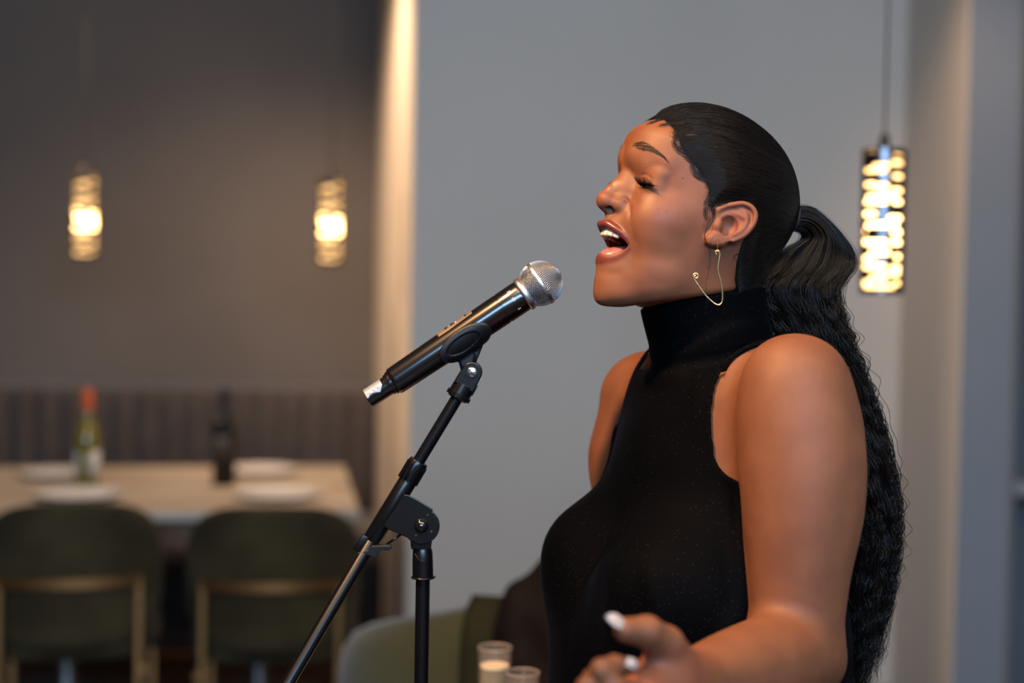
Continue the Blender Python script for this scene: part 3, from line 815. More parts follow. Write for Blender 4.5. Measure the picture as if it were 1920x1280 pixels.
# ------------------------------------------------------------------ face parts
def superell(mb, c, r, ax, e=0.45, nu=12, nv=8):
    V = []; sp = lambda v, p: np.sign(v) * np.abs(v) ** p
    for i_ in range(nv + 1):
        b = -math.pi / 2 + math.pi * i_ / nv
        for j in range(nu):
            a = 2 * math.pi * j / nu
            x = sp(math.cos(b), e) * sp(math.cos(a), e); y = sp(math.cos(b), e) * sp(math.sin(a), e); z = sp(math.sin(b), e)
            V.append(np.asarray(c) + np.array([x * r[0], y * r[1], z * r[2]]) @ ax)
    F = [(i_ * nu + j, i_ * nu + (j + 1) % nu, (i_ + 1) * nu + (j + 1) % nu, (i_ + 1) * nu + j) for i_ in range(nv) for j in range(nu)]
    mb.add(V, F)

arch = np.array([(0.1055, 0), (0.1035, 0.008), (0.0980, 0.0155), (0.0895, 0.0210), (0.0790, 0.0240), (0.068, 0.0255)])
wid = [0.0084, 0.0068, 0.0074, 0.0070, 0.0072, 0.0090]
for row in ('upper', 'lower'):
    for side in (1, -1):
        l0 = 0.0
        C = catmull(arch, 200); L_ = np.concatenate([[0], np.cumsum(np.linalg.norm(np.diff(C, axis=0), axis=1))])
        for k, w in enumerate(wid):
            if row == 'lower': w = w * 0.8
            t = l0 + w / 2; l0 += w
            f = np.interp(t, L_, C[:, 0]); l = np.interp(t, L_, C[:, 1]); f2 = np.interp(t + 0.001, L_, C[:, 0]); l2 = np.interp(t + 0.001, L_, C[:, 1])
            tg = unit([f2 - f, (l2 - l) * side, 0]); nn = np.array([tg[1], -tg[0], 0]) * side
            if row == 'upper': c = (f - 0.0015, l * side, -0.0388 + 0.0004 * k - (0.0005 if k == 2 else 0)); hgt = 0.0056 if k < 3 else 0.0046
            else: c = (f * 0.90 + 0.001, l * side * 0.88, -0.0735 + 0.0030 * k); hgt = 0.0048
            mb = MB(); superell(mb, hw(c), (w / 2 * 1.02, 0.0026, hgt), np.stack([tg, nn, [0, 0, 1.]]) @ HM)
            mb.build('tooth', M_TOOTH, singer)
mb = MB(); tube(mb, [hw((x - 0.004, y * 0.95, -0.0355)) for x, y in np.concatenate([arch[::-1] * (1, -1), arch[1:]])], 0.0042, 10)
mb.build('gum', mat('gum', (0.40, 0.10, 0.09), 0.3), singer)
def tongue_field(P):
    q = (P - H0) @ HM.T
    d = ell(q, (0.0770, 0, -0.0585), (0.0250, 0.0190, 0.0120), np.array([[0.93, 0, -0.36], [0, 1, 0], [0.36, 0, 0.93]]))
    d = smin(d, ell(q, (0.0600, 0, -0.0530), (0.014, 0.0195, 0.013)), 0.01)
    return d + 0.0012 * np.exp(-(q[:, 1] / 0.0022) ** 2)
P, Q = isomesh(tongue_field, H0 - 0.13, H0 + 0.13, 0.0012); fast_mesh('tongue', P, Q, M_TONGUE, singer)

M_EYE = mat('sclera', (0.72, 0.66, 0.60), 0.08, spec=0.7); M_IRIS = mat('iris', (0.035, 0.014, 0.006), 0.05, spec=0.8); M_PUP = mat('pupil', (0.002, 0.002, 0.002), 0.05)
for side in (1, -1):
    c = hw((EYEC[0], EYEC[1] * side, EYEC[2])); gaze = unit(np.array([0.93, 0.10, -0.30]) @ HM)
    mb = MB(); lathe(mb, c, gaze, [(-(EYER - .0008) * math.cos(a), (EYER - .0008) * math.sin(a) + 1e-5) for a in np.linspace(0, math.pi, 33)], 32)
    o = mb.build('eye', M_EYE, singer); o.data.materials.append(M_IRIS); o.data.materials.append(M_PUP)
    for p in o.data.polygons:
        v = unit(np.array(p.center) + np.array(wmat(singer).translation) - c); a = math.degrees(math.acos(np.clip(v @ gaze, -1, 1)))
        p.material_index = 2 if a < 12 else 1 if a < 31 else 0

rng = np.random.default_rng(7)
def hfield(P): return head_field((P - H0) @ HM.T)
for side in (1, -1):
    S = []
    for row, n_ in (('up', 130), ('low', 36)):
        for k in range(n_):
            lat = -0.0125 + 0.0285 * (k + rng.random()) / n_; fr = (lat + 0.0125) / 0.0285
            md = -9 + 2 * (lat / 0.012) ** 2 - 650 * lat; hf = 7.0 * max(1 - (lat / 0.0150) ** 2, 0) ** 0.5
            a = math.radians(md + (hf if row == 'up' else -hf)); rr = 0.0137 * math.sqrt(max(1 - (lat / 0.021) ** 2, 0.1))
            root = EYEC + np.array([rr * math.cos(a), lat, rr * math.sin(a)])
            out = unit([1.0, lat * 55, -0.42 if row == 'up' else -0.8]); ln = (0.0118 + 0.0025 * math.sin(fr * 2.6)) * (1 if row == 'up' else 0.35) * rng.uniform(0.75, 1.1)
            t = np.linspace(0, 1, 9)[:, None]; cu_ = 0.62 if row == 'up' else -0.15
            st = root + out * ln * t + np.array([0.0, 0, 1.0]) * ln * cu_ * t ** 2 + np.array([-0.1, rng.uniform(-.25, .25), 0]) * ln * t ** 2
            st[:, 1] *= side; S.append(hw(st))
    S = np.array(S); strands('eyelashes', S, np.broadcast_to(np.linspace(0.00034, 0.00006, 9), S.shape[:2]), M_LASH, singer)

BR = catmull([hp(1194, 276, .015), hp(1207, 279, .023), hp(1224, 284, .034), hp(1242, 293, .045), hp(1257, 304, .052)], 60)
for side in (1, -1):
    S = []
    for k in range(250):
        u_ = rng.random() ** 0.9; i0 = int(u_ * 50); p = BR[i0].copy(); tg = unit(BR[i0 + 3] - BR[i0])
        wv = (0.0034 if u_ < 0.5 else 0.0034 * (1.25 - u_)) * rng.uniform(-1, 1); p[2] += wv
        up = 0.75 * (1 - u_) - wv * 120 * u_; ln = rng.uniform(0.005, 0.009)
        t = np.linspace(0, 1, 6)[:, None]; st = p + (tg + np.array([0, 0, up])) * ln * t + np.array([0, 0, -0.25]) * ln * t ** 2
        st[:, 1] *= side; S.append(hw(st))
    S = np.array(S); S = snap(S.reshape(-1, 3), hfield, 0.0005).reshape(S.shape)
    strands('eyebrow', S, np.broadcast_to(np.linspace(0.00016, 0.00005, 6), S.shape[:2]), M_BROW, singer)

# ------------------------------------------------------------------ slicked hair
C0 = np.array([0.0, 0, 0.045]); HL = HAIRLINE[:48]
def cap_paths(A, B, n, lift):
    """great-circle like paths in head coordinates from A to B round C0, snapped onto the cap"""
    a = A - C0; b = B - C0; la = np.linalg.norm(a, axis=1, keepdims=True); lb = np.linalg.norm(b, axis=1, keepdims=True)
    ua = a / la; ub = b / lb; om = np.arccos(np.clip((ua * ub).sum(1), -0.999, 0.999))[:, None]
    t = np.linspace(0, 1, n)
    out = np.stack([(np.sin((1 - x) * om) * ua + np.sin(x * om) * ub) / np.sin(om) * (la * (1 - x) + lb * x) + C0 for x in t], 1)
    W = hw(out.reshape(-1, 3)); W = snap(W, hair_cap_only, 0.0, 3).reshape(out.shape)
    return W
def hair_cap_only(P):
    q = (P - H0) @ HM.T; s = np.stack([q[:, 0], np.abs(q[:, 1]), q[:, 2]], 1)
    d = smin(skull_field(s), face_field(s, s[:, 1]), 0.012); d = smin(d, chain(P, NECK[:2], NECK_R[:2]), 0.03)
    o = poly_sd(s[:, [0, 2]], HAIRLINE)
    return d - 0.0038 * sstep(-o, 0.0, 0.020) - 0.0010 - 0.002 * np.exp(-(np.linalg.norm(s - TIE, axis=1) / 0.03) ** 2)
NS = 9000; sd = np.where(rng.random(NS) < 0.85, 1, -1)
hl = catmull(np.c_[HL, np.zeros(len(HL))], 400)[:, :2]; pick = rng.integers(0, 400, NS); fh = hl[pick]
inset = rng.random(NS) ** 1.6 * 0.05                      # many strands start behind the hairline
cen = np.array([-0.03, 0.06]); dr = cen - fh; dr /= np.linalg.norm(dr, axis=1, keepdims=True)
fh = fh + dr * (inset - 0.0015 + rng.normal(0, 0.0008, NS))[:, None]
# lateral position on the skin for the side view point: march from outside
lat = np.full(NS, 0.10)
for _ in range(14):
    lat = lat - np.clip(hair_cap_only(hw(np.c_[fh[:, 0], lat, fh[:, 1]])), -0.01, 0.02) * 0.9
    lat = np.maximum(lat, 0.0)
A = np.c_[fh[:, 0], lat * sd, fh[:, 1]]
B = TIE + np.c_[rng.normal(0, .002, NS), rng.normal(0, .008, NS) + 0.004 * sd, rng.normal(0, .007, NS)]
S = cap_paths(A, B, 26, 0)
nrm = np.stack([S[..., i_] - hw(C0)[i_] for i_ in range(3)], -1); nrm /= np.linalg.norm(nrm, axis=2, keepdims=True)
S = S + nrm * (rng.uniform(-0.0001, 0.0004, NS)[:, None, None] + (0.0006 * np.sin(np.linspace(0, 1, 26)[None] * 9 + rng.uniform(0, 6, NS)[:, None]))[..., None] * 0.15)
strands('hair_strands', S, np.broadcast_to(np.interp(np.linspace(0, 1, 26), [0, .12, 1], [0.00010, 0.00026, 0.00028]), S.shape[:2]), M_HAIR, singer)

# swooped baby hairs along the temple, wisps at the nape, the loose lock before the ear
S = []
def wisp(px, l, n_, jit, rad=0.0):
    base = np.array([hp(x, y, l * mm) for x, y in px])
    for _ in range(n_):
        j = rng.normal(0, jit, 3); st = catmull(base + j + rng.normal(0, jit * 0.45, base.shape), 16); S.append(hw(st))
wisp([(1296, 292), (1276, 283), (1266, 270), (1265, 255), (1272, 243)], 58, 26, 0.0016)
wisp([(1285, 262), (1272, 262), (1263, 252), (1262, 240)], 52, 20, 0.0016)
wisp([(1330, 334), (1312, 330), (1302, 318), (1300, 304), (1306, 292)], 66, 34, 0.0018)
wisp([(1318, 300), (1303, 304), (1291, 298), (1284, 286)], 62, 24, 0.0016)
wisp([(1345, 345), (1325, 336), (1312, 322), (1304, 306)], 67, 26, 0.0018)
wisp([(1250, 214), (1238, 216), (1226, 217), (1214, 221)], 20, 40, 0.0016)
wisp([(1275, 232), (1262, 228), (1248, 222), (1236, 220)], 38, 34, 0.0018)
wisp([(1345, 352), (1335, 362), (1328, 372), (1322, 384)], 68, 40, 0.0020)
wisp([(1350, 368), (1340, 376), (1334, 386), (1336, 398)], 69, 34, 0.0020)
wisp([(1338, 372), (1326, 384), (1322, 400), (1326, 412)], 69, 16, 0.0018)
wisp([(1345, 384), (1340, 398), (1336, 410), (1330, 418), (1322, 428)], 70, 8, 0.0016)
S1 = np.array(S); S1 = snap(S1.reshape(-1, 3), hfield, 0.0007, 4).reshape(S1.shape)
S = []
for _ in range(60):
    x, y = rng.uniform(1390, 1412), rng.uniform(462, 530)
    a = hp(x + 14, y - 6, 0.060); b = hp(x, y + rng.uniform(-4, 6), 0.062); c = hp(x - rng.uniform(6, 20), y + rng.uniform(0, 22), 0.062)
    d_ = hp(x - rng.uniform(4, 22), y + rng.uniform(4, 30), 0.063); S.append(hw(catmull([a, b, c, d_], 16)))
S2 = np.array(S); S2 = snap(S2.reshape(-1, 3), hfield, 0.0010, 4).reshape(S2.shape)
lock = [(1341, 408), (1333, 420), (1322, 434), (1321, 446), (1328, 462), (1331, 482), (1329, 505), (1324, 530), (1325, 560), (1320, 590)]
S = []
for k in range(5): S.append(catmull([at(x + rng.normal(0, .7), y, 1.487) for x, y in lock], 16) if k < 2 else catmull([at(x + rng.normal(0, 1.2), y, 1.487) for x, y in lock[:7]], 16))
# short fine hairs all along the hairline, combed back
ids = rng.integers(2, 150, 1500); fz = hl[ids] - dr[rng.integers(0, 1, 1500)] * 0
d2 = TIE[[0, 2]] - fz; d2 /= np.linalg.norm(d2, axis=1, keepdims=True); ln = rng.uniform(0.008, 0.020, 1500)
fz = fz - d2 * rng.uniform(0.0, 0.0045, 1500)[:, None]; l3 = np.full(1500, 0.10)
for _ in range(14): l3 = np.maximum(l3 - np.clip(hair_cap_only(hw(np.c_[fz[:, 0], l3, fz[:, 1]])), -0.01, 0.02) * 0.9, 0)
t16 = np.linspace(0, 1, 16)
S3 = np.stack([np.c_[fz[:, 0] + d2[:, 0] * ln * t_, l3 + 0.004 * t_, fz[:, 1] + d2[:, 1] * ln * t_ + 0.0015 * math.sin(3 * t_)] for t_ in t16], 1)
S3 = snap(hw(S3.reshape(-1, 3)), lambda P: np.minimum(hfield(P), hair_cap_only(P) + 0.0), 0.0003, 3).reshape(S3.shape)
S = np.concatenate([S1, S2, np.array(S), S3])
RB_ = np.repeat(np.interp(np.linspace(0, 1, 16), [0, .3, 1], [0.00016, 0.00016, 0.00007])[None], len(S), 0); RB_[-1500:] = np.linspace(0.00006, 0.00014, 16)
strands('baby_hairs', S, RB_, M_HAIR, singer)

# ------------------------------------------------------------------ ponytail
TW = hw(TIE)
PT = [(1484,408,TW[1],.012,.012),(1512,413,TW[1]+.004,.018,.020),(1534,440,TW[1]+.004,.026,.028),(1526,490,TW[1],.046,.034),(1492,545,1.59,.049,.034),(1514,605,1.585,.043,.032),
      (1550,690,1.585,.039,.030),(1580,770,1.585,.039,.028),(1610,860,1.585,.036,.028),(1628,980,1.585,.035,.026),(1626,1080,1.585,.034,.025),(1618,1180,1.585,.031,.024),(1610,1280,1.585,.027,.022),(1606,1350,1.585,.020,.016)]
G = np.array([np.r_[at(x, y, D), a, b] for x, y, D, a, b in PT]); NP = 150; G = catmull(G, NP)
arc = np.concatenate([[0], np.cumsum(np.linalg.norm(np.diff(G[:, :3], axis=0), axis=1))])
def pony(n_, clumps, amp=0.0026, spread=1.0, seed=3, rad=0.00034):
    r = np.random.default_rng(seed); cl = r.integers(0, clumps, n_)
    ca = r.uniform(0, 2 * math.pi, clumps); cr = np.sqrt(r.random(clumps)) * spread; wl = r.uniform(0.022, 0.046, clumps); ph = r.uniform(0, 6.28, clumps); am = amp * r.uniform(0.6, 1.5, clumps)
    ox = cr[cl] * np.cos(ca[cl]); oy = cr[cl] * np.sin(ca[cl]); jx = r.normal(0, .075, n_); jy = r.normal(0, .075, n_)
    t = np.linspace(0, 1, NP)[None]; end = r.uniform(0.80, 1.0, n_)[:, None] - 0.10 * np.abs(ox[:, None]); tt = t * end * np.ones((n_, 1))
    GI = np.stack([np.interp(tt, np.linspace(0, 1, NP), G[:, k]) for k in range(5)], -1); s_ = np.interp(tt, np.linspace(0, 1, NP), arc)
    grow = sstep(s_, 0.03, 0.22)
    conv = 1 - 0.25 * sstep(tt, 0.55, 1.0)
    X = (ox[:, None] * conv + jx[:, None] * (0.3 + grow)) * GI[..., 3]; Y = (oy[:, None] * conv + jy[:, None] * (0.3 + grow)) * GI[..., 4]
    ph2 = ph[cl][:, None] + r.normal(0, .3, n_)[:, None] + 1.6 * np.sin(s_ / 0.05 + ph[cl][:, None] * 3) + 1.0 * np.sin(s_ / 0.021 + ph[cl][:, None] * 5); w1 = wl[cl][:, None]; A_ = am[cl][:, None] * grow * (0.75 + 0.5 * np.sin(s_ / 0.034 + ph[cl][:, None] * 7))
    X = X + A_ * np.sin(2 * math.pi * s_ / w1 + ph2) + 0.5 * A_ * np.sin(2 * math.pi * s_ / (w1 * 2.7) + ph2 * 2)
    Y = Y + A_ * np.cos(2 * math.pi * s_ / w1 + ph2 * 1.3)
    Sx = GI[..., :3].copy(); T = np.gradient(G[:, :3], axis=0); 
    ex = np.array([1.0, 0.1, 0]); ey = np.array([-0.1, 1.0, 0])
    # near the tie the bundle is turned upright
    up = (1 - sstep(s_, 0.0, 0.06))[..., None]
    EX = ex * (1 - up) + np.array([0.1, 0, 1.0]) * up
    Sx = Sx + X[..., None] * EX + Y[..., None] * ey
    return Sx, np.broadcast_to(np.interp(np.linspace(0, 1, NP), [0, .8, 1], [rad, rad, rad * .3]), Sx.shape[:2])
SA, RA = pony(2500, 170)
SB, RB = pony(110, 110, amp=0.0026, spread=1.22, seed=9, rad=0.00014)
po = strands('ponytail', np.concatenate([SA, SB]), np.concatenate([RA, RB]), M_HAIR, singer)
mb = MB(); kk = 108; V = []
for i_ in range(0, kk):
    sc_ = 0.68 * np.interp(i_, [0, 5, 52, 107], [0.9, 1, 0.72, 0.12])
    up = 1 - float(sstep(arc[i_], 0.0, 0.06)); ex = np.array([1., .1, 0]) * (1 - up) + np.array([.1, 0, 1.]) * up
    for j in range(20):
        a = 2 * math.pi * j / 20; V.append(G[i_, :3] + ex * G[i_, 3] * sc_ * math.cos(a) + np.array([-.1, 1, 0]) * G[i_, 4] * sc_ * math.sin(a))
mb.add(V, [(i_ * 20 + j, i_ * 20 + (j + 1) % 20, (i_ + 1) * 20 + (j + 1) % 20, (i_ + 1) * 20 + j) for i_ in range(kk - 1) for j in range(20)] + [tuple(range(19, -1, -1)), tuple((kk - 1) * 20 + j for j in range(20))])
mb.build('ponytail_core', M_HCAP, po)
mb = MB(); a_, b_, d_ = basis(G[5, :3] - G[0, :3])
tube(mb, [TW + 0.002 * d_ + (a_ * math.cos(t) + b_ * math.sin(t)) * 0.0135 for t in np.linspace(0, 2 * math.pi, 33)], 0.0032, 10, cap=False)
mb.build('hair_tie', mat('hair tie', (0.01, 0.009, 0.01), 0.7), singer)

# ------------------------------------------------------------------ nails
def nail(tip_dir, up, c, ln, w):
    mb = MB(); d = unit(tip_dir); n_ = unit(np.asarray(up) - d * (np.asarray(up) @ d)); s_ = np.cross(d, n_); V = []; nu, nv = 11, 9
    for lay in (0, 1):
        for i_ in range(nu):
            x = i_ / (nu - 1); hw_ = w / 2 * (0.82 + 0.3 * math.sin(x * 2.2)) * (1 - max(0, (x - 0.55) / 0.45) ** 2.2 * 0.93)
            for j in range(nv):
                y = -1 + 2 * j / (nv - 1)
                V.append(np.asarray(c) + d * (x - 0.35) * ln + s_ * hw_ * y - n_ * (0.0022 * y * y + 0.0030 * (x - .4) ** 2 * 2.5 + 0.0009 * lay))
    F = []; o_ = nu * nv
    for i_ in range(nu - 1):
        for j in range(nv - 1):
            a = i_ * nv + j; F += [(a, a + nv, a + nv + 1, a + 1), (o_ + a + 1, o_ + a + nv + 1, o_ + a + nv, o_ + a)]
    rim = [i_ * nv for i_ in range(nu)] + [(nu - 1) * nv + j for j in range(1, nv)] + [i_ * nv + nv - 1 for i_ in range(nu - 2, -1, -1)] + [j for j in range(nv - 2, 0, -1)]
    F += [(rim[k], rim[(k + 1) % len(rim)], o_ + rim[(k + 1) % len(rim)], o_ + rim[k]) for k in range(len(rim))]
    mb.add(V, F); mb.build('fingernail', M_NAIL, singer)
camdir = unit(CAM - THUMB[3])
nail(at(1143, 1149, 1.135) - at(1176, 1172, 1.14), np.array([-0.35, -0.55, 0.8]), at(1168, 1166, 1.1335), 0.022, 0.0112)
nail(at(1196, 1247, 1.112) - at(1172, 1236, 1.112), unit(camdir + np.array([0, 0, 0.5])), at(1184, 1240, 1.1085), 0.0105, 0.0072)
for pts, rs in FING[1:]:
    nail(pts[4] - pts[3], unit(camdir * 0.3 + np.array([0, 0, 1.0]) if 0 else np.array([-0.1, -0.35, 1.0])), pts[4] + unit(pts[4] - pts[3]) * 0.002 + np.array([0, -0.002, rs[4] * 0.9]), 0.017, 0.0098)

# ------------------------------------------------------------------ earring
er = at(1346, 455, 1.486)
earring = empty('earring', tuple(er), 0, 'thin gold wire earring with curled ends hanging from the ear of the singer', 'earring')
EZ = [(330,652),(316,640),(317,620),(331,611),(347,617),(355,640),(351,680),(342,740),(338,790),(344,835),(360,885),(373,950),(381,1020),(380,1080),(370,1117),(350,1133),(320,1127),(275,1094),(220,1040),(170,972),(128,910),(104,870),(103,845),(118,831),(138,834),(148,852),(141,872),(126,878),(114,866),(116,853),(127,849)]
mb = MB(); tube(mb, catmull([at(1280 + x / 5.12, 350 + y / 5.12, 1.470) for x, y in EZ], 150), 0.00075, 8); mb.build('wire', M_GOLD, earring)
mb = MB(); tube(mb, catmull([at(1345.2, 447, 1.497), at(1345.2, 449, 1.488), at(1345.5, 456, 1.484), at(1345.6, 466, 1.475), at(1345.0, 473, 1.470)], 20), 0.00045, 8); mb.build('hook', M_GOLD, earring)
# ------------------------------------------------------------------ microphone
M_MIC = mat('satin black metal', (0.002, 0.0022, 0.003), 0.20, spec=0.95)
M_GUN = mat('gunmetal', (0.020, 0.019, 0.018), 0.36, spec=0.6)
M_SILV = mat('brushed silver', (0.52, 0.56, 0.63), 0.36, metal=1.0)
M_FOAM = mat('grille foam', (0.012, 0.014, 0.018), 0.9)
M_RUB = mat('black rubber', (0.004, 0.005, 0.0075), 0.42, spec=0.32)
M_STND = mat('black powder coat', (0.0022, 0.0026, 0.0036), 0.28, spec=0.42)
M_SCR = mat('zinc screw', (0.75, 0.75, 0.77), 0.22, metal=1.0)
M_PRINT = mat('white print', (0.55, 0.56, 0.60), 0.5)
M_PANEL = mat('smoked display panel', (0.16, 0.11, 0.07), 0.30, spec=0.6)
DM = 1.58
K = at(1000, 600, DM); PX = (at(1100, 600, DM) - K)[0] / 100         # metres per pixel at the microphone
mt = at(690, 747.5, DM); mball = at(1013.7, 531, DM); MD = unit(mball - mt)
CD = unit(CAM - (mt + mball) / 2); CD = unit(CD - MD * (CD @ MD)); MU = np.cross(CD, MD); MU = MU if MU[2] > 0 else -MU
def ma(t, r=0, a=0):
    """point of the microphone: t along, r out, a degrees from the camera side towards its upper side (lengths in pixels)"""
    a = math.radians(a); return mt + MD * t * PX + (CD * math.cos(a) + MU * math.sin(a)) * r * PX
mic = empty('microphone', tuple(mt), 0, 'black handheld wireless microphone with silver mesh ball, clipped on the stand', 'microphone')
def mlathe(name, prof, m_, n=64, parent=None, sharp=40):
    mb = MB(); lathe(mb, mt, MD, [(t * PX, r * PX) for t, r in prof], n); return mb.build(name, m_, parent or mic, sharp=sharp)
body_m = mlathe('handle', [(58, 20), (58, 25.2), (60, 26.6), (66, 26.9), (150, 28.2), (230, 29.4), (303.5, 30.0), (304, 29.1), (306, 29.1), (306.5, 30.1), (346, 30.4), (349, 29.6), (349, 20)], M_MIC)
mlathe('tail_cap', [(0, 0.1), (0, 16.0), (1.5, 18.0), (40, 18.6), (46, 18.8), (46.5, 20.8), (52, 21.2), (53, 23.5), (59, 23.5), (59, 5)], M_GUN if 0 else M_MIC)
# torn silver sticker on the tail cap
mb = MB(); V = []; nu, nv = 30, 22
edge = [(0, 2), (0.05, -2), (0.12, 6), (0.25, 10), (0.42, 9), (0.50, 3), (0.62, -4), (0.72, -10), (0.80, -2), (0.90, 12), (1.0, 22)]
for i in range(nu):
    x = i / (nu - 1); lo_ = np.interp(x, [e[0] for e in edge], [e[1] for e in edge]); hi_ = 150
    for j in range(nv):
        a = lo_ + (hi_ - lo_) * j / (nv - 1); V.append(ma(1.5 + 37.5 * x, 19.0 + 0.15 * math.sin(x * 21 + j), a))
mb.add(V, [(i * nv + j, (i + 1) * nv + j, (i + 1) * nv + j + 1, i * nv + j + 1) for i in range(nu - 1) for j in range(nv - 1)])
o = mb.build('sticker', mat('silver foil sticker', (0.30, 0.35, 0.43), 0.42, metal=0.5), mic); o['label'] = 'torn silver sticker'
sm_ = o.modifiers.new('thick', 'SOLIDIFY'); sm_.thickness = 0.0002
# grille: collar, two woven hemispheres, band
mlathe('grille_collar', [(349, 27), (349, 31.5), (351, 33.2), (356, 33.4), (360, 31.8), (363, 29)], M_SILV)
BC = 389.5; BR_ = 42.0
mlathe('grille_foam', [(BC - (BR_ - 3.2) * math.cos(a), max((BR_ - 3.2) * math.sin(a), .05)) for a in np.linspace(0.72, math.pi, 30)], M_FOAM)
mb = MB(); ex, ey, ez = CD, MU, MD
nm = 74
def bsph(th, ph, r): return mball + (ez * -math.cos(th) + (ex * math.cos(ph) + ey * math.sin(ph)) * math.sin(th)) * r * PX
mc = mt + MD * BC * PX; mball = mc
for i in range(nm):
    for sgn in (1,):
        pts = []
        for k, th in enumerate(np.linspace(0.74, math.pi - 0.05, 44)):
            if th > math.pi - 0.30 and i % 4: continue
            if th > math.pi - 0.62 and i % 2: continue
            pts.append(bsph(th, 2 * math.pi * (i + 0.5 * (th - math.pi / 2) * 3.0) / nm, BR_ + 0.35 * math.cos(math.pi * (i + k))))
        tube(mb, pts, 0.31 * PX, 5, cap=False)
for k, th in enumerate(np.linspace(0.76, math.pi - 0.06, 37)):
    pts = [bsph(th, 2 * math.pi * j / (nm * 2), BR_ + 0.35 * math.cos(math.pi * (j * 0.5 + k))) for j in range(nm * 2 + 1)]
    tube(mb, pts, 0.31 * PX, 5, cap=False)
mb.build('wire_grille', M_SILV, mic)
mlathe('grille_band', [(BC - 3.4, 41.8), (BC - 3.4, 43.2), (BC - 2.4, 43.7), (BC + 2.4, 43.7), (BC + 3.4, 43.2), (BC + 3.4, 41.8)], M_SILV, 96)
# display and switch panel on top of the handle
mb = MB(); V = []; nu, nv = 40, 12
for i in range(nu):
    for j in range(nv):
        x = i / (nu - 1); e = 1 if 0.02 < x < 0.98 and 0 < j < nv - 1 else 0
        V.append(ma(176 + 78 * x, 28.9 + 1.0 * e, 52 + 66 * j / (nv - 1)))
mb.add(V, [(i * nv + j, (i + 1) * nv + j, (i + 1) * nv + j + 1, i * nv + j + 1) for i in range(nu - 1) for j in range(nv - 1)])
pn = mb.build('display_panel', M_PANEL, body_m)
for t, r_, c_, nm_ in ((196, 3.2, M_MIC, 'button'), (209, 3.6, M_MIC, 'button'), (203, 1.4, mat('green indicator', (0.08, 0.35, 0.12), 0.3), 'indicator_light'), (240, 2.6, M_MIC, 'button'), (217, 3.6, M_SILV, 'button')):
    mb = MB(); p = ma(t, 30.0, 72); n_ = unit(p - ma(t)); lathe(mb, p - n_ * 0.0006, n_, [(0, r_ * PX), (0.0010, r_ * PX), (0.0014, r_ * 0.8 * PX), (0.0014, 1e-5)], 20); mb.build(nm_, c_, body_m, sharp=40)
# printed marks by the collar
def on_mic(t, a, r=30.5): return ma(t, r, a)
mb = MB(); tube(mb, [on_mic(331 + 3.0 * math.cos(w), 6 + math.degrees(3.3 * math.sin(w) / 30)) for w in np.linspace(0, 2 * math.pi, 25)], 0.42 * PX, 6, cap=False)
tube(mb, [on_mic(331 - 1.5, 6 - 3), on_mic(331 + 1.2, 6 + 2)], 0.35 * PX, 6)
mb.build('printed_ring', M_PRINT, body_m)
mb = MB()
for k in range(4): tube(mb, [on_mic(329 + k * 1.8, 40 - 5 + k * .6), on_mic(329 + k * 1.8 - 0.5, 40 + 5)], 0.36 * PX, 6)
tube(mb, [on_mic(328, 35), on_mic(335, 40)], 0.36 * PX, 6)
mb.build('printed_mark', M_PRINT, body_m)
mb = MB()
for k in range(3): tube(mb, [on_mic(328 + k * 2.4, -38), on_mic(328.6 + k * 2.2, -32)], 0.36 * PX, 6)
tube(mb, [on_mic(328, -35), on_mic(333.5, -34)], 0.36 * PX, 6)
mb.build('printed_mark', M_PRINT, body_m)

# ------------------------------------------------------------------ microphone stand
foot = at(792.5, 1090, DM); foot = np.array([foot[0], foot[1], 0.0])
stand = empty('microphone_stand', tuple(foot), 0, 'black metal microphone stand with angled boom and swivel clip holding the microphone', 'microphone stand')
cu_ = 212.0
def q_mic(P): d = (P - mt) / PX; return d @ MD, d @ MU, d @ CD          # along, up, towards the camera
def clip_field(P):
    t, u, c = q_mic(P); rho = np.hypot(u, c)
    e = (np.hypot((t - cu_) / 55.0, (u + 14.5) / 27.5) - 1) * 27.5
    hook = np.abs(rho - 32.6) - 3.4
    d = smax(hook, e, 3.0)
    rec = (np.hypot((t - cu_ + 4) / 34.0, (u + 13.0) / 13.5) - 1) * 13.5
    d = smax(d, -np.maximum(rec, 33.0 - rho), 2.0)
    # neck down to the swivel
    a = np.array([198, -36.0, 0]); b = np.array([181.5, -65.0, 0]); X = np.stack([t, u, c], 1)
    nk = cone(X, a, b, 17, 10.5); nk = smax(nk, np.abs(c) - 9.5, 2); nk = smax(nk, 33 - rho, 1.5)
    web = cone(X, np.array([226, -34.0, 0]), b, 8, 7); web = smax(smax(web, np.abs(c) - 5, 2), 33 - rho, 1.5)
    d = smin(d, smin(nk, web, 5), 5)
    return d * PX
P, Q = isomesh(clip_field, ma(cu_) - 0.062, ma(cu_) + 0.062, 0.0009, c=6); fast_mesh('mic_clip', P, Q, M_RUB, stand)
def sa(x, y, D=DM): return at(x, y, D)
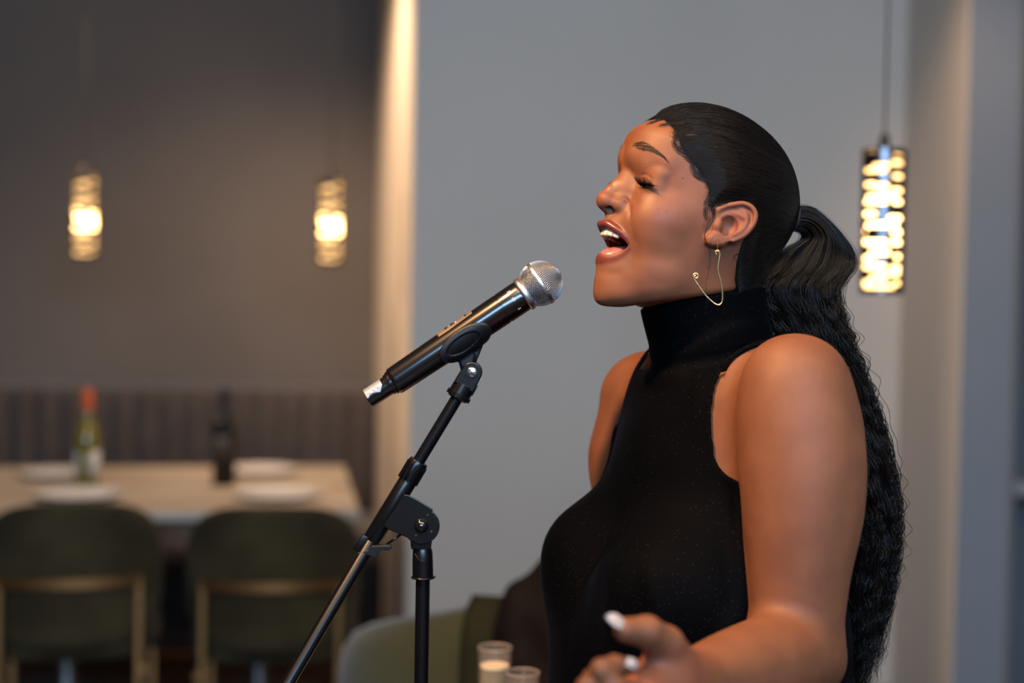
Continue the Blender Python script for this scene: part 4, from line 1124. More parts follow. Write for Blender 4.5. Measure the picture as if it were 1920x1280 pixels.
# swivel mount
pv = sa(885, 697); lo_ = sa(859.5, 742); SDn = unit(lo_ - pv); SX = unit(np.cross(SDn, CD)); 
mb = MB(); prof = []
for k in range(17):
    w = math.pi * k / 16; prof.append((-math.cos(w) * 19.5 if 0 else 0, 0))
poly = [(-19.5 * math.cos(w), -19.5 * math.sin(w)) for w in np.linspace(0, math.pi, 19)] + [(20.5, 20), (20.5, 33), (-20.5, 33), (-20.5, 20)]
prism(mb, [(x * PX, y * PX) for x, y in poly], pv - CD * 16 * PX, SX, SDn, CD, 32 * PX)
sw = mb.build('swivel_mount', M_STND, stand, sharp=30, bevel=0.0016)
mb = MB(); lathe(mb, pv, SDn, [(t * PX, r * PX) for t, r in ((26, 15), (27, 20.5), (46, 21.5), (47, 22.5), (54, 22.5), (55, 20), (58, 18), (58, 10))], 36)
for k in range(18):
    a = 2 * math.pi * k / 18; box(mb, pv + SDn * 51 * PX + (SX * math.cos(a) + CD * math.sin(a)) * 22.3 * PX, (3.4 * PX, 8 * PX, 3.4 * PX), [SX * math.cos(a) + CD * math.sin(a), SDn, np.cross(SX * math.cos(a) + CD * math.sin(a), SDn)])
mb.build('lock_ring', M_STND, sw, sharp=35)
mb = MB(); box(mb, pv - SX * 20.5 * PX + SDn * 28 * PX, (5 * PX, 22 * PX, 12 * PX), [SX, SDn, CD]); mb.build('release_tab', M_STND, sw, bevel=0.0008)
mb = MB(); lathe(mb, pv + CD * 16 * PX, CD, [(0, 9 * PX), (1.6 * PX, 9 * PX), (2.4 * PX, 8 * PX), (2.6 * PX, 0.1 * PX)], 32)
sc_o = mb.build('screw', M_SCR, sw, sharp=40)
mb = MB(); box(mb, pv + CD * 18.4 * PX, (15.5 * PX, 2.0 * PX, 0.9 * PX), [unit(SX * .9 - SDn * .4), unit(SX * .4 + SDn * .9), CD]); mb.build('screw_slot', M_FOAM, sc_o)
mb = MB(); lathe(mb, pv + CD * 15.8 * PX, CD, [(0, 12 * PX), (0.8 * PX, 12 * PX), (0.9 * PX, 9 * PX)], 32); mb.build('washer', M_STND, sw, sharp=40)
# boom: thin upper tube, outer sleeve, lower tube
b0 = sa(860, 741); b1 = sa(773, 884); BD = unit(b1 - b0)
mb = MB(); tube(mb, [b0, b1 + BD * 0.02], 11.6 * PX, 24); mb.build('boom_tube', M_STND, stand, sharp=40)
c0 = sa(786, 864); c1 = sa(763, 903)
mb = MB(); CLD = unit(c1 - c0); L_ = np.linalg.norm(c1 - c0) / PX
lathe(mb, c0, CLD, [(0, 13 * PX), (0, 17.5 * PX), (3 * PX, 18.5 * PX), (L_ * .55 * PX, 19.5 * PX), (L_ * .9 * PX, 18 * PX), (L_ * PX, 15 * PX)], 40)
_a, _b_, _ = basis(CLD)
for k in range(14):
    a = 2 * math.pi * k / 14; n_ = _a * math.cos(a) + _b_ * math.sin(a); box(mb, c0 + CLD * L_ * .55 * PX + n_ * 19.2 * PX, (3.2 * PX, L_ * .8 * PX, 3.4 * PX), [n_, CLD, np.cross(n_, CLD)])
mb.build('boom_clutch', M_STND, stand, sharp=35)
s0 = sa(770, 893); s1 = sa(697, 1012)
mb = MB(); SLD = unit(s1 - s0); L_ = np.linalg.norm(s1 - s0) / PX
lathe(mb, s0, SLD, [(0, 12 * PX), (0, 16.5 * PX), (2 * PX, 17.4 * PX), ((L_ - 2) * PX, 17.4 * PX), (L_ * PX, 16.4 * PX), (L_ * PX, 12 * PX)], 36)
lathe(mb, s0, SLD, [(L_ * PX, 10 * PX), (L_ * PX, 14.5 * PX), ((L_ + 12) * PX, 14.5 * PX), ((L_ + 12) * PX, 10 * PX)], 36)
mb.build('boom_sleeve', M_STND, stand, sharp=40)
l0 = sa(700, 1008); l1 = sa(540, 1280, 1.50); l2 = l0 + (l1 - l0) * 1.55
mb = MB(); tube(mb, [l0, l2], 12.3 * PX, 24); mb.build('boom_tube', M_STND, stand, sharp=40)
mb = MB(); lathe(mb, l2, unit(l2 - l0), [(-0.012, 14 * PX), (0, 16 * PX), (0.02, 20 * PX), (0.07, 20 * PX), (0.075, 16 * PX)], 32); mb.build('counterweight', M_RUB, stand, sharp=40)
# lower clip with wing lever
mb = MB(); k0 = sa(690, 1004); k1 = sa(672, 1032); cl_ = unit(k1 - k0)
prism(mb, [(x * PX, y * PX) for x, y in ((-10, 0), (4, 0), (6, 34), (-12, 34))], k0 - CD * 15 * PX, unit(np.cross(cl_, CD)) * (1 if np.cross(cl_, CD)[0] > 0 else -1), cl_, CD, 30 * PX); mb.build('collar_clamp', M_STND, stand, bevel=0.0012)
mb = MB(); W = [(670, 1036.5), (690, 1031), (697, 1024), (701, 1023), (733, 1022.5), (735, 1028), (728, 1032), (716, 1031), (711, 1033), (706, 1044), (701, 1045), (690, 1041), (672, 1041)]
W3 = [sa(x, y, DM - 0.016) for x, y in W]; Ws = [p + np.array([0, 0.010, 0]) for p in W3]; n_ = len(W)
mb.add(W3 + Ws, [tuple(range(n_ - 1, -1, -1)), tuple(range(n_, 2 * n_))] + [(i, (i + 1) % n_, n_ + (i + 1) % n_, n_ + i) for i in range(n_)])
mb.build('wing_lever', M_RUB, stand, smooth=False, bevel=0.0009)
mb = MB(); tube(mb, [sa(722, 1023), sa(752, 1001)], 2.6 * PX, 10); mb.build('rod', M_STND, stand)
# pivot plate
PL = [(757, 926.5), (765, 927), (780, 934.5), (811, 953.5)]
for w in np.linspace(-52, 128, 19): PL.append((790 + 34.5 * math.cos(math.radians(w)), 985.4 + 34.5 * math.sin(math.radians(w))))
PL += [(763.6, 1007.7), (727, 991.5), (718, 985)]
def slab(mb, px, Da, Db):
    A_ = [sa(x, y, Da) for x, y in px]; B_ = [sa(x, y, Db) for x, y in px]; n_ = len(px)
    mb.add(A_ + B_, [tuple(range(n_ - 1, -1, -1)), tuple(range(n_, 2 * n_))] + [(i, (i + 1) % n_, n_ + (i + 1) % n_, n_ + i) for i in range(n_)]); return mb
for Da in (DM - 0.0145, DM + 0.0105):
    pl = slab(MB(), PL, Da, Da + 0.004).build('pivot_plate', M_STND, stand, smooth=False, bevel=0.0010)
pc = sa(790, 985.4, DM - 0.0145)
mb = MB(); FC = unit(CAM - pc)
lathe(mb, pc, FC, [(-0.001, 13.5 * PX)] + [(13.5 * PX * math.sin(w) * 0.9, max(13.5 * PX * math.cos(w), 1e-5)) for w in np.linspace(0, math.pi / 2, 12)], 32); mb.build('pivot_bolt', mat('glossy black cap', (0.005, 0.005, 0.006), 0.10, spec=0.7), stand)
for dx, dy in ((19, 11), (-10, 18), (12, -20)):
    mb = MB(); lathe(mb, sa(790 + dx, 985.4 + dy, DM - 0.0148), FC, [(0, 2.2 * PX), (0.0012, 2.0 * PX), (0.0014, 1e-5)], 14); mb.build('rivet', M_FOAM, stand, sharp=40)
# pivot fork and collar on top of the pole
slab(MB(), [(769, 1000), (812, 1000), (809, 1022), (807.5, 1030), (771.5, 1030), (770, 1022)], DM - 0.009, DM + 0.009).build('fork', M_STND, stand, smooth=False, bevel=0.0015)
UPV = unit(sa(792.5, 1030) - sa(793.2, 1081)); pb = sa(793.0, 1082)
mb = MB(); lathe(mb, pb, UPV, [(t * PX, r * PX) for t, r in ((0, 8), (0, 18.6), (1, 19.6), (30, 19.4), (50, 18.6), (56, 16.5), (57, 8))], 40)
cr_ = mb.build('pole_collar', M_STND, stand, sharp=40)
mb = MB(); tube(mb, [pb + np.array([math.cos(w), math.sin(w), 0]) * 20.6 * PX for w in np.linspace(0, 2 * math.pi, 31)], 1.9 * PX, 8, cap=False)
tube(mb, [pb + np.array([20.6 * PX, -0.002, 0]), pb + np.array([23 * PX, -0.003, 4 * PX])], 1.9 * PX, 8); mb.build('spring_ring', M_STND, cr_)
mb = MB(); tube(mb, [sa(775 + 3, 1038, DM - 0.0118), sa(785, 1049, DM - 0.0122), sa(792, 1052.5, DM - 0.0122), sa(799, 1049, DM - 0.0120)], 0.9 * PX, 8); mb.build('tongue_tab', M_RUB, cr_)
mb = MB(); tube(mb, [pb + UPV * 0.004, np.array([foot[0], foot[1], 0.62])], 13.4 * PX, 28); mb.build('pole', M_STND, stand, sharp=40)
mb = MB(); lathe(mb, (foot[0], foot[1], 0.04), (0, 0, 1), [(0, .006), (0, .0115), (0.60, .0115), (0.602, .0125), (0.63, .0125), (0.635, .008)], 28); mb.build('pole', M_STND, stand, sharp=40)
mb = MB(); lathe(mb, (foot[0], foot[1], 0.03), (0, 0, 1), [(0, .01), (0, .028), (0.05, .028), (0.06, .016), (0.09, .014)], 28); mb.build('hub', M_STND, stand, sharp=40)
mb = MB(); lathe(mb, (foot[0], foot[1], 0), (0, 0, 1), [(0, .01), (0, .125), (.004, .13), (.014, .13), (.022, .118), (.032, .03)], 56); mb.build('round_base', M_STND, stand, sharp=40)
# ------------------------------------------------------------------ room shell
def rm(a, b, z=0.0): return RU * a + RV * b + np.array([0, 0, z])
RAX = np.stack([RU, RV, [0, 0, 1.]])
B_BACK, A_PIL, B_PIL, B_PST, A_PST, A_END = 6.243, 0.383, 4.485, 4.066, 2.026, 2.192
ZC = 3.05
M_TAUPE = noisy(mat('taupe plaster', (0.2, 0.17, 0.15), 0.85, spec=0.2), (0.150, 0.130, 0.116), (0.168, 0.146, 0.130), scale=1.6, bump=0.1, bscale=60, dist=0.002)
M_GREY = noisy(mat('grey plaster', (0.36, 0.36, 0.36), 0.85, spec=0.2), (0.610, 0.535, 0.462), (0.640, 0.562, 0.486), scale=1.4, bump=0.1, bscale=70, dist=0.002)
M_CEIL = noisy(mat('ceiling paint', (0.5, 0.48, 0.45), 0.9, spec=0.2), (0.42, 0.40, 0.38), (0.48, 0.46, 0.43), scale=2)
M_FLOOR = mat('oak boards', (0.10, 0.055, 0.03), 0.38, spec=0.4)
_b = M_FLOOR.node_tree.nodes['Principled BSDF']; _tc = nd(M_FLOOR, 'ShaderNodeTexCoord'); _mp = nd(M_FLOOR, 'ShaderNodeMapping')
_br = nd(M_FLOOR, 'ShaderNodeTexBrick'); _br.inputs['Color1'].default_value = (0.060, 0.026, 0.012, 1); _br.inputs['Color2'].default_value = (0.095, 0.043, 0.02, 1); _br.inputs['Mortar'].default_value = (0.015, 0.008, 0.005, 1)
_br.inputs['Scale'].default_value = 1.0; _br.inputs['Brick Width'].default_value = 1.2; _br.inputs['Row Height'].default_value = 0.14; _br.inputs['Mortar Size'].default_value = 0.004
lk(M_FLOOR, _tc.outputs['Object'], _br.inputs['Vector']); lk(M_FLOOR, _br.outputs['Color'], _b.inputs['Base Color'])
def struct(name, boxes, m_, bevel=None):
    mb = MB()
    for a0, a1, b0, b1, z0, z1 in boxes: box(mb, rm((a0 + a1) / 2, (b0 + b1) / 2, (z0 + z1) / 2), (a1 - a0, b1 - b0, z1 - z0), RAX)
    return tag(mb.build(name, m_, smooth=False, bevel=bevel), kind='structure')
struct('floor', [(-4.2, 4.0, -3.2, 6.5, -0.1, 0)], M_FLOOR)
struct('ceiling', [(-4.2, 4.0, -3.2, 6.5, ZC, ZC + 0.1)], M_CEIL)
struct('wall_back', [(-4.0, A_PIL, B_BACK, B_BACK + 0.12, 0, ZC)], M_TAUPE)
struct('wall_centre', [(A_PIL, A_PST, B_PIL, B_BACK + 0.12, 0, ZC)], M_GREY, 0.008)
struct('wall_pilaster', [(A_PST, A_END, B_PST, B_PIL + 0.3, 0, ZC)], M_GREY, 0.008)
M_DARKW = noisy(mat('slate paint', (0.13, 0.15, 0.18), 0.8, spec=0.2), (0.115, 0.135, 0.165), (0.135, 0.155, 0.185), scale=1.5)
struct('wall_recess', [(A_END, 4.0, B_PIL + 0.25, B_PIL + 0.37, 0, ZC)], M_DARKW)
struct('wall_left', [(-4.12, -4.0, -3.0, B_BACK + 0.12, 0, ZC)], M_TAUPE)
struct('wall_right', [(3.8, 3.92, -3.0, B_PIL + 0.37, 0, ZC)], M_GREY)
struct('wall_front', [(-4.12, -1.2, -3.12, -3.0, 0, ZC), (2.6, 3.92, -3.12, -3.0, 0, ZC), (-1.2, 2.6, -3.12, -3.0, 0, 0.9), (-1.2, 2.6, -3.12, -3.0, 2.96, ZC)], M_GREY)
M_TRIM = mat('grey trim', (0.16, 0.155, 0.15), 0.6)
M_PIL_SHADE = noisy(mat('pilaster shade tint', (0.2, 0.22, 0.25), 0.85, spec=0.2), (0.215, 0.235, 0.262), (0.235, 0.255, 0.282), scale=1.5)  # cool dim tone of the pilaster front, shade put into the colour
struct('pilaster_shade_slab', [(A_PST + 0.004, A_END, B_PST - 0.012, B_PST, 0, ZC)], M_PIL_SHADE, 0.002)  # thin added slab carrying the painted shade of the pilaster front
struct('trim_1', [(A_END, A_END + 0.022, B_PST - 0.012, B_PST + 0.10, 0, ZC)], M_TRIM, 0.003)
struct('baseboard_back', [(-4.0, A_PIL, B_BACK - 0.015, B_BACK, 0, 0.10)], M_TRIM)
struct('baseboard_centre', [(A_PIL, A_PST, B_PIL - 0.015, B_PIL, 0, 0.10)], M_TRIM)
struct('window_1', [(-1.2, 2.6, -3.09, -3.05, 0.9, 0.97), (-1.2, 2.6, -3.09, -3.05, 2.89, 2.96), (-1.2, -1.13, -3.09, -3.05, 0.9, 2.96), (2.53, 2.6, -3.09, -3.05, 0.9, 2.96), (0.67, 0.73, -3.09, -3.05, 0.9, 2.96)], M_TRIM)
# ledge in the recess at the right
lz = at(1905, 920, 4.75)[2]
mb = MB(); box(mb, rm(3.0, B_PIL + 0.12, lz), (1.60, 0.26, 0.05), RAX)
tag(mb.build('wall_shelf', mat('grey lacquer', (0.36, 0.36, 0.36), 0.5), smooth=False, bevel=0.004), 'pale grey wall ledge at the right edge beyond the pilaster', 'shelf')

# ------------------------------------------------------------------ banquette
M_UPH = noisy(mat('mauve grey upholstery', (0.10, 0.085, 0.08), 0.8, spec=0.2, Sheen_Weight=0.3), (0.072, 0.056, 0.051), (0.088, 0.070, 0.063), scale=10, bump=0.2, bscale=500, dist=0.001)
ba = empty('banquette', tuple(rm(-1.6, 5.95)), RY, 'long channel-tufted grey banquette along the back wall behind the table', 'banquette')
mb = MB(); V = []; pit = 0.0975; a0 = -3.9; a1 = 0.375; n_ = int((a1 - a0) / pit); m_ = 13; prof = [(0.44, 0.03), (0.50, 0.0), (0.93, 0.0), (0.965, 0.008), (0.985, 0.030), (0.992, 0.07), (0.992, 0.17)]
for i in range(n_ * (m_ - 1) + 1):
    x = (i % (m_ - 1)) / (m_ - 1); rib = 0.060 * math.sqrt(max(0, 1 - (2 * x - 1) ** 2)); a_ = a0 + (a1 - a0) * i / (n_ * (m_ - 1))
    for z, d_ in prof: V.append(rm(a_, 6.085 + d_ - rib, z - (0.0 if d_ < .05 else 0.012 * (1 - rib / .060))))
k_ = len(prof); N_ = n_ * (m_ - 1)
mb.add(V, [(i * k_ + j, (i + 1) * k_ + j, (i + 1) * k_ + j + 1, i * k_ + j + 1) for i in range(N_) for j in range(k_ - 1)])
mb.build('channel_back', M_UPH, ba)
mb = MB(); box(mb, rm(-1.76, 6.19, 0.5), (4.27, 0.10, 0.98), RAX); mb.build('back_frame', M_UPH, ba, smooth=False)
mb = MB(); box(mb, rm(-1.76, 5.80, 0.40), (4.27, 0.60, 0.13), RAX); mb.build('seat', M_UPH, ba, bevel=0.03)
mb = MB(); box(mb, rm(-1.76, 5.84, 0.168), (4.25, 0.52, 0.333), RAX); mb.build('base', mat('dark plinth', (0.010, 0.006, 0.004), 0.6), ba, smooth=False)

# ------------------------------------------------------------------ dining table and what stands on it
M_TOP = noisy(mat('pale stone top', (0.50, 0.42, 0.34), 0.42, spec=0.4), (0.44, 0.365, 0.29), (0.54, 0.46, 0.375), scale=2.2, detail=8, stretch=(1, 3, 1))
M_WOODD = noisy(mat('walnut', (0.07, 0.04, 0.025), 0.5), (0.095, 0.045, 0.022), (0.13, 0.065, 0.032), scale=5, stretch=(1, 8, 8))
M_STEEL = mat('satin steel', (0.45, 0.44, 0.43), 0.35, metal=1.0)
TZ = 0.75
tb = empty('dining_table', tuple(rm(-1.2, 4.8)), RY, 'long dining table with pale stone top in front of the banquette', 'table')
mb = MB(); box(mb, rm(-1.44, 4.785, TZ - 0.015), (3.32, 1.10, 0.03), RAX); mb.build('table_top', M_TOP, tb, smooth=False, bevel=0.006)
mb = MB(); box(mb, rm(-1.44, 4.785, TZ - 0.075), (3.20, 1.00, 0.088), RAX); mb.build('apron', M_WOODD, tb, smooth=False)
for x in (125, 485):
    p = at(x, 1250, 4.85); mb = MB(); lathe(mb, (p[0], p[1], 0.012), (0, 0, 1), [(0, .02), (0, .035), (TZ - 0.13, .035), (TZ - 0.13, .02)], 24); lg = mb.build('leg', M_STEEL, tb, sharp=40)
    mb = MB(); lathe(mb, (p[0], p[1], 0), (0, 0, 1), [(0, .05), (0, .22), (0.010, .22), (0.014, .03)], 40); mb.build('foot_plate', M_STEEL, lg, sharp=40)
def on_table(x, y, z=TZ):
    r = ray(x, y); return CAM + r * ((z - CAM[2]) / r[2])
M_PLATE = mat('white porcelain', (0.72, 0.70, 0.70), 0.25)
for i, (x, y, lab) in enumerate(((112, 893, 'white plate behind the orange-capped bottle, far side of the table'), (150, 934, 'white plate in front of the orange-capped bottle'),
                             (486, 887, 'white plate behind the dark wine bottle, far side of the table'), (520, 932, 'white plate in front and right of the dark wine bottle'))):
    p = on_table(x, y)
    mb = MB(); lathe(mb, p, (0, 0, 1), [(0.0, .03), (0.0, .075), (0.010, .105), (0.017, .135), (0.019, .136), (0.013, .104), (0.005, .07), (0.004, .0005)], 48)
    tag(mb.build('dinner_plate', M_PLATE, sharp=50), lab, 'plate', 'dinner plates laid on the table')
def bottle(x, y, glass, cap, label_m, kind, lab):
    p = on_table(x, y); t = empty('wine_bottle', tuple(p), 0, lab, 'wine bottle', 'wine bottles on the table')
    if kind: prof = [(0, .004), (0.0, .036), (0.004, .039), (.14, .039), (.175, .034), (.21, .022), (.235, .0155), (.262, .0145)]; H_ = .315
    else: prof = [(0, .004), (0.0, .036), (0.004, .0385), (.185, .0385), (.205, .035), (.222, .022), (.235, .0155), (.262, .0145)]; H_ = .322
    mb = MB(); lathe(mb, p, (0, 0, 1), prof + [(H_ - .005, .0140), (H_ - .005, .0005)], 40); mb.build('glass', glass, t, sharp=50)
    mb = MB(); lathe(mb, p, (0, 0, 1), [(.252, .0152), (.253, .0166), (H_ - .006, .0160), (H_, .0160), (H_ + .002, .0145), (H_ + .002, .0005)], 32); mb.build('capsule', cap, t, sharp=40)
    for a0_, a1_ in (((-2.7, -1.95), (-1.05, 0.3)) if kind else ((-2.3, -0.8),)):
        mb = MB(); V = []; r_ = 0.0394 if kind else 0.0389
        for i in range(13):
            w = a0_ + (a1_ - a0_) * i / 12
            for z in ((.035, .118) if kind else (.09, .165)): V.append(p + np.array([math.cos(w) * r_, math.sin(w) * r_, z]))
        mb.add(V, [(2 * i, 2 * i + 2, 2 * i + 3, 2 * i + 1) for i in range(12)]); o = mb.build('label', label_m, t)
        s_ = o.modifiers.new('thick', 'SOLIDIFY'); s_.thickness = 0.0004
M_GL1 = mat('olive bottle glass', (0.30, 0.26, 0.02), 0.08, spec=0.6, Transmission_Weight=0.55)
M_GL2 = mat('dark bottle glass', (0.004, 0.003, 0.004), 0.18, spec=0.3)
bottle(163, 911, M_GL1, mat('orange foil', (0.72, 0.12, 0.02), 0.4), mat('white paper label', (0.60, 0.58, 0.55), 0.7), 1, 'olive green wine bottle with orange foil cap standing on the table')
bottle(420, 909, M_GL2, mat('black foil', (0.010, 0.008, 0.010), 0.35), mat('black paper label', (0.035, 0.028, 0.022), 0.6), 0, 'nearly black wine bottle with dark label standing on the table')

# ------------------------------------------------------------------ dining chairs seen from behind
M_OLIVE = noisy(mat('olive velvet', (0.05, 0.05, 0.02), 0.85, spec=0.12, Sheen_Weight=0.05), (0.028, 0.020, 0.0095), (0.062, 0.047, 0.022), scale=5, detail=4, bump=0.15, bscale=300, dist=0.001)
M_BRASS = mat('brushed brass', (0.50, 0.25, 0.09), 0.32, metal=1.0)
def se_shell(W_, H_, T_, n=44, p=3.4, curve=0.05, nz=14):
    """pillow-like panel with superellipse outline, curved about the vertical; local x across, y depth (+ towards the sitter), z up"""
    V = []; F = []; rings = [(1.0, 0), (0.985, .28), (0.95, .42), (0.86, .5), (0.6, .5), (0.3, .5), (0.02, .5)]
    for s_ in (-1, 1):
        base = len(V)
        for k, (sc_, th) in enumerate(rings):
            for j in range(n):
                w = 2 * math.pi * j / n; cx_ = np.sign(math.cos(w)) * abs(math.cos(w)) ** (2 / p); cz = np.sign(math.sin(w)) * abs(math.sin(w)) ** (2 / p)
                x = cx_ * W_ / 2 * sc_; z = cz * H_ / 2 * sc_; V.append((x, s_ * th * T_ + curve * (x / (W_ / 2)) ** 2, z + H_ / 2))
        for k in range(len(rings) - 1):
            for j in range(n):
                q = (base + k * n + j, base + k * n + (j + 1) % n, base + (k + 1) * n + (j + 1) % n, base + (k + 1) * n + j)
                F.append(q if s_ < 0 else q[::-1])
    return np.array(V), F
def make_chair(px, D, rz, label, zb=0.40):
    c = at(px, 1000, D); root = empty('dining_chair', (c[0], c[1], 0), rz, label, 'chair', 'olive dining chairs at the table')
    Rm = np.array(Matrix.Rotation(rz, 3, 'Z')); W = lambda V: np.asarray(V) @ Rm.T + np.array([c[0], c[1], 0])
    V, F = se_shell(0.475, 0.395, 0.075, curve=0.085); V[:, 2] += zb + 0.025; mb = MB(); mb.add(W(V), F); mb.build('backrest', M_OLIVE, root)
    V, F = se_shell(0.46, 0.46, 0.10, curve=0.0); S_ = np.stack([V[:, 0], V[:, 2] + 0.02, V[:, 1] + 0.43], 1); mb = MB(); mb.add(W(S_), [f[::-1] for f in F]); mb.build('seat', M_OLIVE, root)
    bar = lambda y0, amp: [(x, y0 - amp * (1 - (x / .185) ** 2), 0.615) for x in np.linspace(-.185, .185, 15)]
    mb = MB(); P_ = W(bar(-0.030, 0.035)); V = []
    for i in range(15):
        for dz in (-.013, .013):
            for dy in (-.005, .005): V.append(P_[i] + Rm @ np.array([0, dy, 0]) + np.array([0, 0, dz]))
    F = []
    for i in range(14):
        a_ = i * 4; b_ = a_ + 4; F += [(a_, b_, b_ + 2, a_ + 2), (a_ + 1, a_ + 3, b_ + 3, b_ + 1), (a_ + 2, b_ + 2, b_ + 3, a_ + 3), (a_, a_ + 1, b_ + 1, b_)]
    F += [(0, 2, 3, 1), (56, 57, 59, 58)]; mb.add(V, F); mb.build('back_bar', M_BRASS, root, smooth=False)
    for sx in (-1, 1):
        mb = MB(); box(mb, W([(sx * .180, -.030, .314)])[0], (.015, .012, .627), Rm.T); mb.build('leg', M_BRASS, root, smooth=False)
        mb = MB(); box(mb, W([(sx * .20, .40, .20)])[0], (.015, .015, .40), Rm.T); mb.build('leg', M_BRASS, root, smooth=False)
        mb = MB(); box(mb, W([(sx * .190, .185, .372)])[0], (.02, .45, .02), Rm.T); mb.build('side_rail', M_BRASS, root, smooth=False)
make_chair(133, 3.80, RY + math.radians(3), 'olive green velvet dining chair with brass frame, left one, seen from behind')
make_chair(511, 3.80, RY - math.radians(3), 'olive green velvet dining chair with brass frame, directly behind the microphone boom')

# ------------------------------------------------------------------ tub armchair with a dark jacket, side table with glasses
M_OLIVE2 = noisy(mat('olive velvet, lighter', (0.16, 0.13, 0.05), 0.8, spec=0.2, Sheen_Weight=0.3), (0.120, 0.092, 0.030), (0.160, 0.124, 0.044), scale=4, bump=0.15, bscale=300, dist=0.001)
ac = at(985, 1100, 2.95); ac = np.array([ac[0], ac[1], 0.0])
arm = empty('armchair', tuple(ac), 0, 'rounded olive velvet tub armchair behind the champagne glasses', 'armchair')
mb = MB(); V = []; NA = 60; cs = [(-.045, 0.30), (-.055, .0), (-.05, -.06), (-.02, -.02), (0, 0), (.03, -.02), (.055, -.07), (.05, -.3)]
for i in range(NA):
    w = math.radians(np.interp(i, [0, NA - 1], [150, 395]))
    # height: full over the back, falling to the arms
    k = np.interp(i / (NA - 1), [0, .10, .30, .45, .7, .9, 1], [.60, .69, .775, .83, .83, .74, .60]); out = np.array([math.cos(w), math.sin(w), 0]) * np.array([1.0, 1.0, 1])
    for r_, z in ((.375, .14), (.385, .35), (.385, k - .10), (.377, k - .045), (.355, k - .012), (.33, k), (.305, k - .012), (.285, k - .045), (.278, k - .10), (.275, .35), (.275, .14)):
        V.append(ac + out * r_ + np.array([0, 0, z]))
k_ = 11
mb.add(V, [(i * k_ + j, (i + 1) * k_ + j, (i + 1) * k_ + (j + 1) % k_, i * k_ + (j + 1) % k_) for i in range(NA - 1) for j in range(k_)] + [tuple(range(k_)), tuple((NA - 1) * k_ + j for j in range(k_ - 1, -1, -1))])
mb.build('tub_back', M_OLIVE2, arm)
mb = MB(); lathe(mb, ac, (0, 0, 1), [(.20, .05), (.20, .26), (.22, .272), (.40, .272), (.435, .255), (.45, .21), (.455, .001)], 48); mb.build('seat', M_OLIVE2, arm)
for k in range(4):
    w = math.radians(45 + 90 * k); mb = MB(); tube(mb, [ac + np.array([math.cos(w) * .24, math.sin(w) * .24, .22]), ac + np.array([math.cos(w) * .27, math.sin(w) * .27, 0])], [.018, .011], 16); mb.build('leg', M_WOODD, arm)
# the olive throw band that hangs over the back of the chair, darker than the rest
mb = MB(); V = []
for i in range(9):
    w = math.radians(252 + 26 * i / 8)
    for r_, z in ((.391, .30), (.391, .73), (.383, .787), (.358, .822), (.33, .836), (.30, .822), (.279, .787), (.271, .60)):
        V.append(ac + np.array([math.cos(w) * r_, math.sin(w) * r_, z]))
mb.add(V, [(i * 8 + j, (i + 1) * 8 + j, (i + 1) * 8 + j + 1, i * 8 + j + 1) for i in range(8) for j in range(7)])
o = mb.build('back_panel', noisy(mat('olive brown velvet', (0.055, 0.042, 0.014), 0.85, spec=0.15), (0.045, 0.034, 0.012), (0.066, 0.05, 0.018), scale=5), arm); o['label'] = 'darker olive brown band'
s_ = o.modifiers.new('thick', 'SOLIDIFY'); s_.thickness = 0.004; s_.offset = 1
JC = at(1082, 1195, 2.57)
def jacket_field(P):
    v = P - JC; a = math.radians(-22); ax = np.array([[math.cos(a), 0, math.sin(a)], [0, 1, 0], [-math.sin(a), 0, math.cos(a)]])
    d = ell(P, JC, (0.150, 0.095, 0.178), ax)
    d = smin(d, ell(P, JC + np.array([0.16, 0.02, -0.02]), (0.14, 0.10, 0.19)), 0.06)
    d = smin(d, ell(P, JC + np.array([0.05, -0.03, -0.18]), (0.11, 0.06, 0.16)), 0.05)
    q = v @ ax.T
    d = d + 0.006 * np.sin(q[:, 0] * 55 + 2.0 * np.sin(q[:, 2] * 22)) * np.exp(-(q[:, 2] / 0.2) ** 2) + 0.003 * np.sin(q[:, 2] * 70 + q[:, 0] * 30)
    return d
P, Q = isomesh(jacket_field, JC - 0.36, JC + 0.36, 0.007)
jk = fast_mesh('jacket', P, Q, noisy(mat('dark jacket cloth', (0.016, 0.013, 0.012), 0.75, spec=0.2), (0.016, 0.009, 0.006), (0.040, 0.022, 0.014), scale=6, bump=0.2, bscale=250, dist=0.001))
tag(jk, 'dark brown jacket heaped over the back of the olive armchair', 'jacket')

st_ = at(880, 1200, 2.02); st_ = np.array([st_[0], st_[1], 0.0]); TS = 0.75
sd_ = empty('side_table', tuple(st_), 0, 'small round side table carrying the champagne glasses, below the frame', 'table')
mb = MB(); lathe(mb, st_, (0, 0, 1), [(TS - .02, .05), (TS - .02, .235), (TS - .016, .24), (TS - .003, .24), (TS, .236), (TS, .0005)], 64); mb.build('table_top', M_TOP, sd_, sharp=40)
mb = MB(); lathe(mb, st_, (0, 0, 1), [(0.012, .02), (.03, .022), (TS - .02, .022)], 28); mb.build('column', M_BRASS, sd_, sharp=40)
mb = MB(); lathe(mb, st_, (0, 0, 1), [(0, .02), (0, .18), (.01, .18), (.014, .03)], 48); mb.build('foot_plate', M_BRASS, sd_, sharp=40)
M_GLASS = mat('clear glass', (0.60, 0.55, 0.50), 0.05, spec=0.6, Alpha=0.08)
M_CHAMP = mat('champagne', (0.42, 0.38, 0.22), 0.12, spec=0.4, Alpha=0.35)
M_FROTH = noisy(mat('champagne froth', (0.85, 0.72, 0.48), 0.5), (0.80, 0.66, 0.42), (0.92, 0.82, 0.62), scale=300)
M_RIM = mat('glass rim', (0.50, 0.42, 0.36), 0.15, spec=0.8, Alpha=0.55)
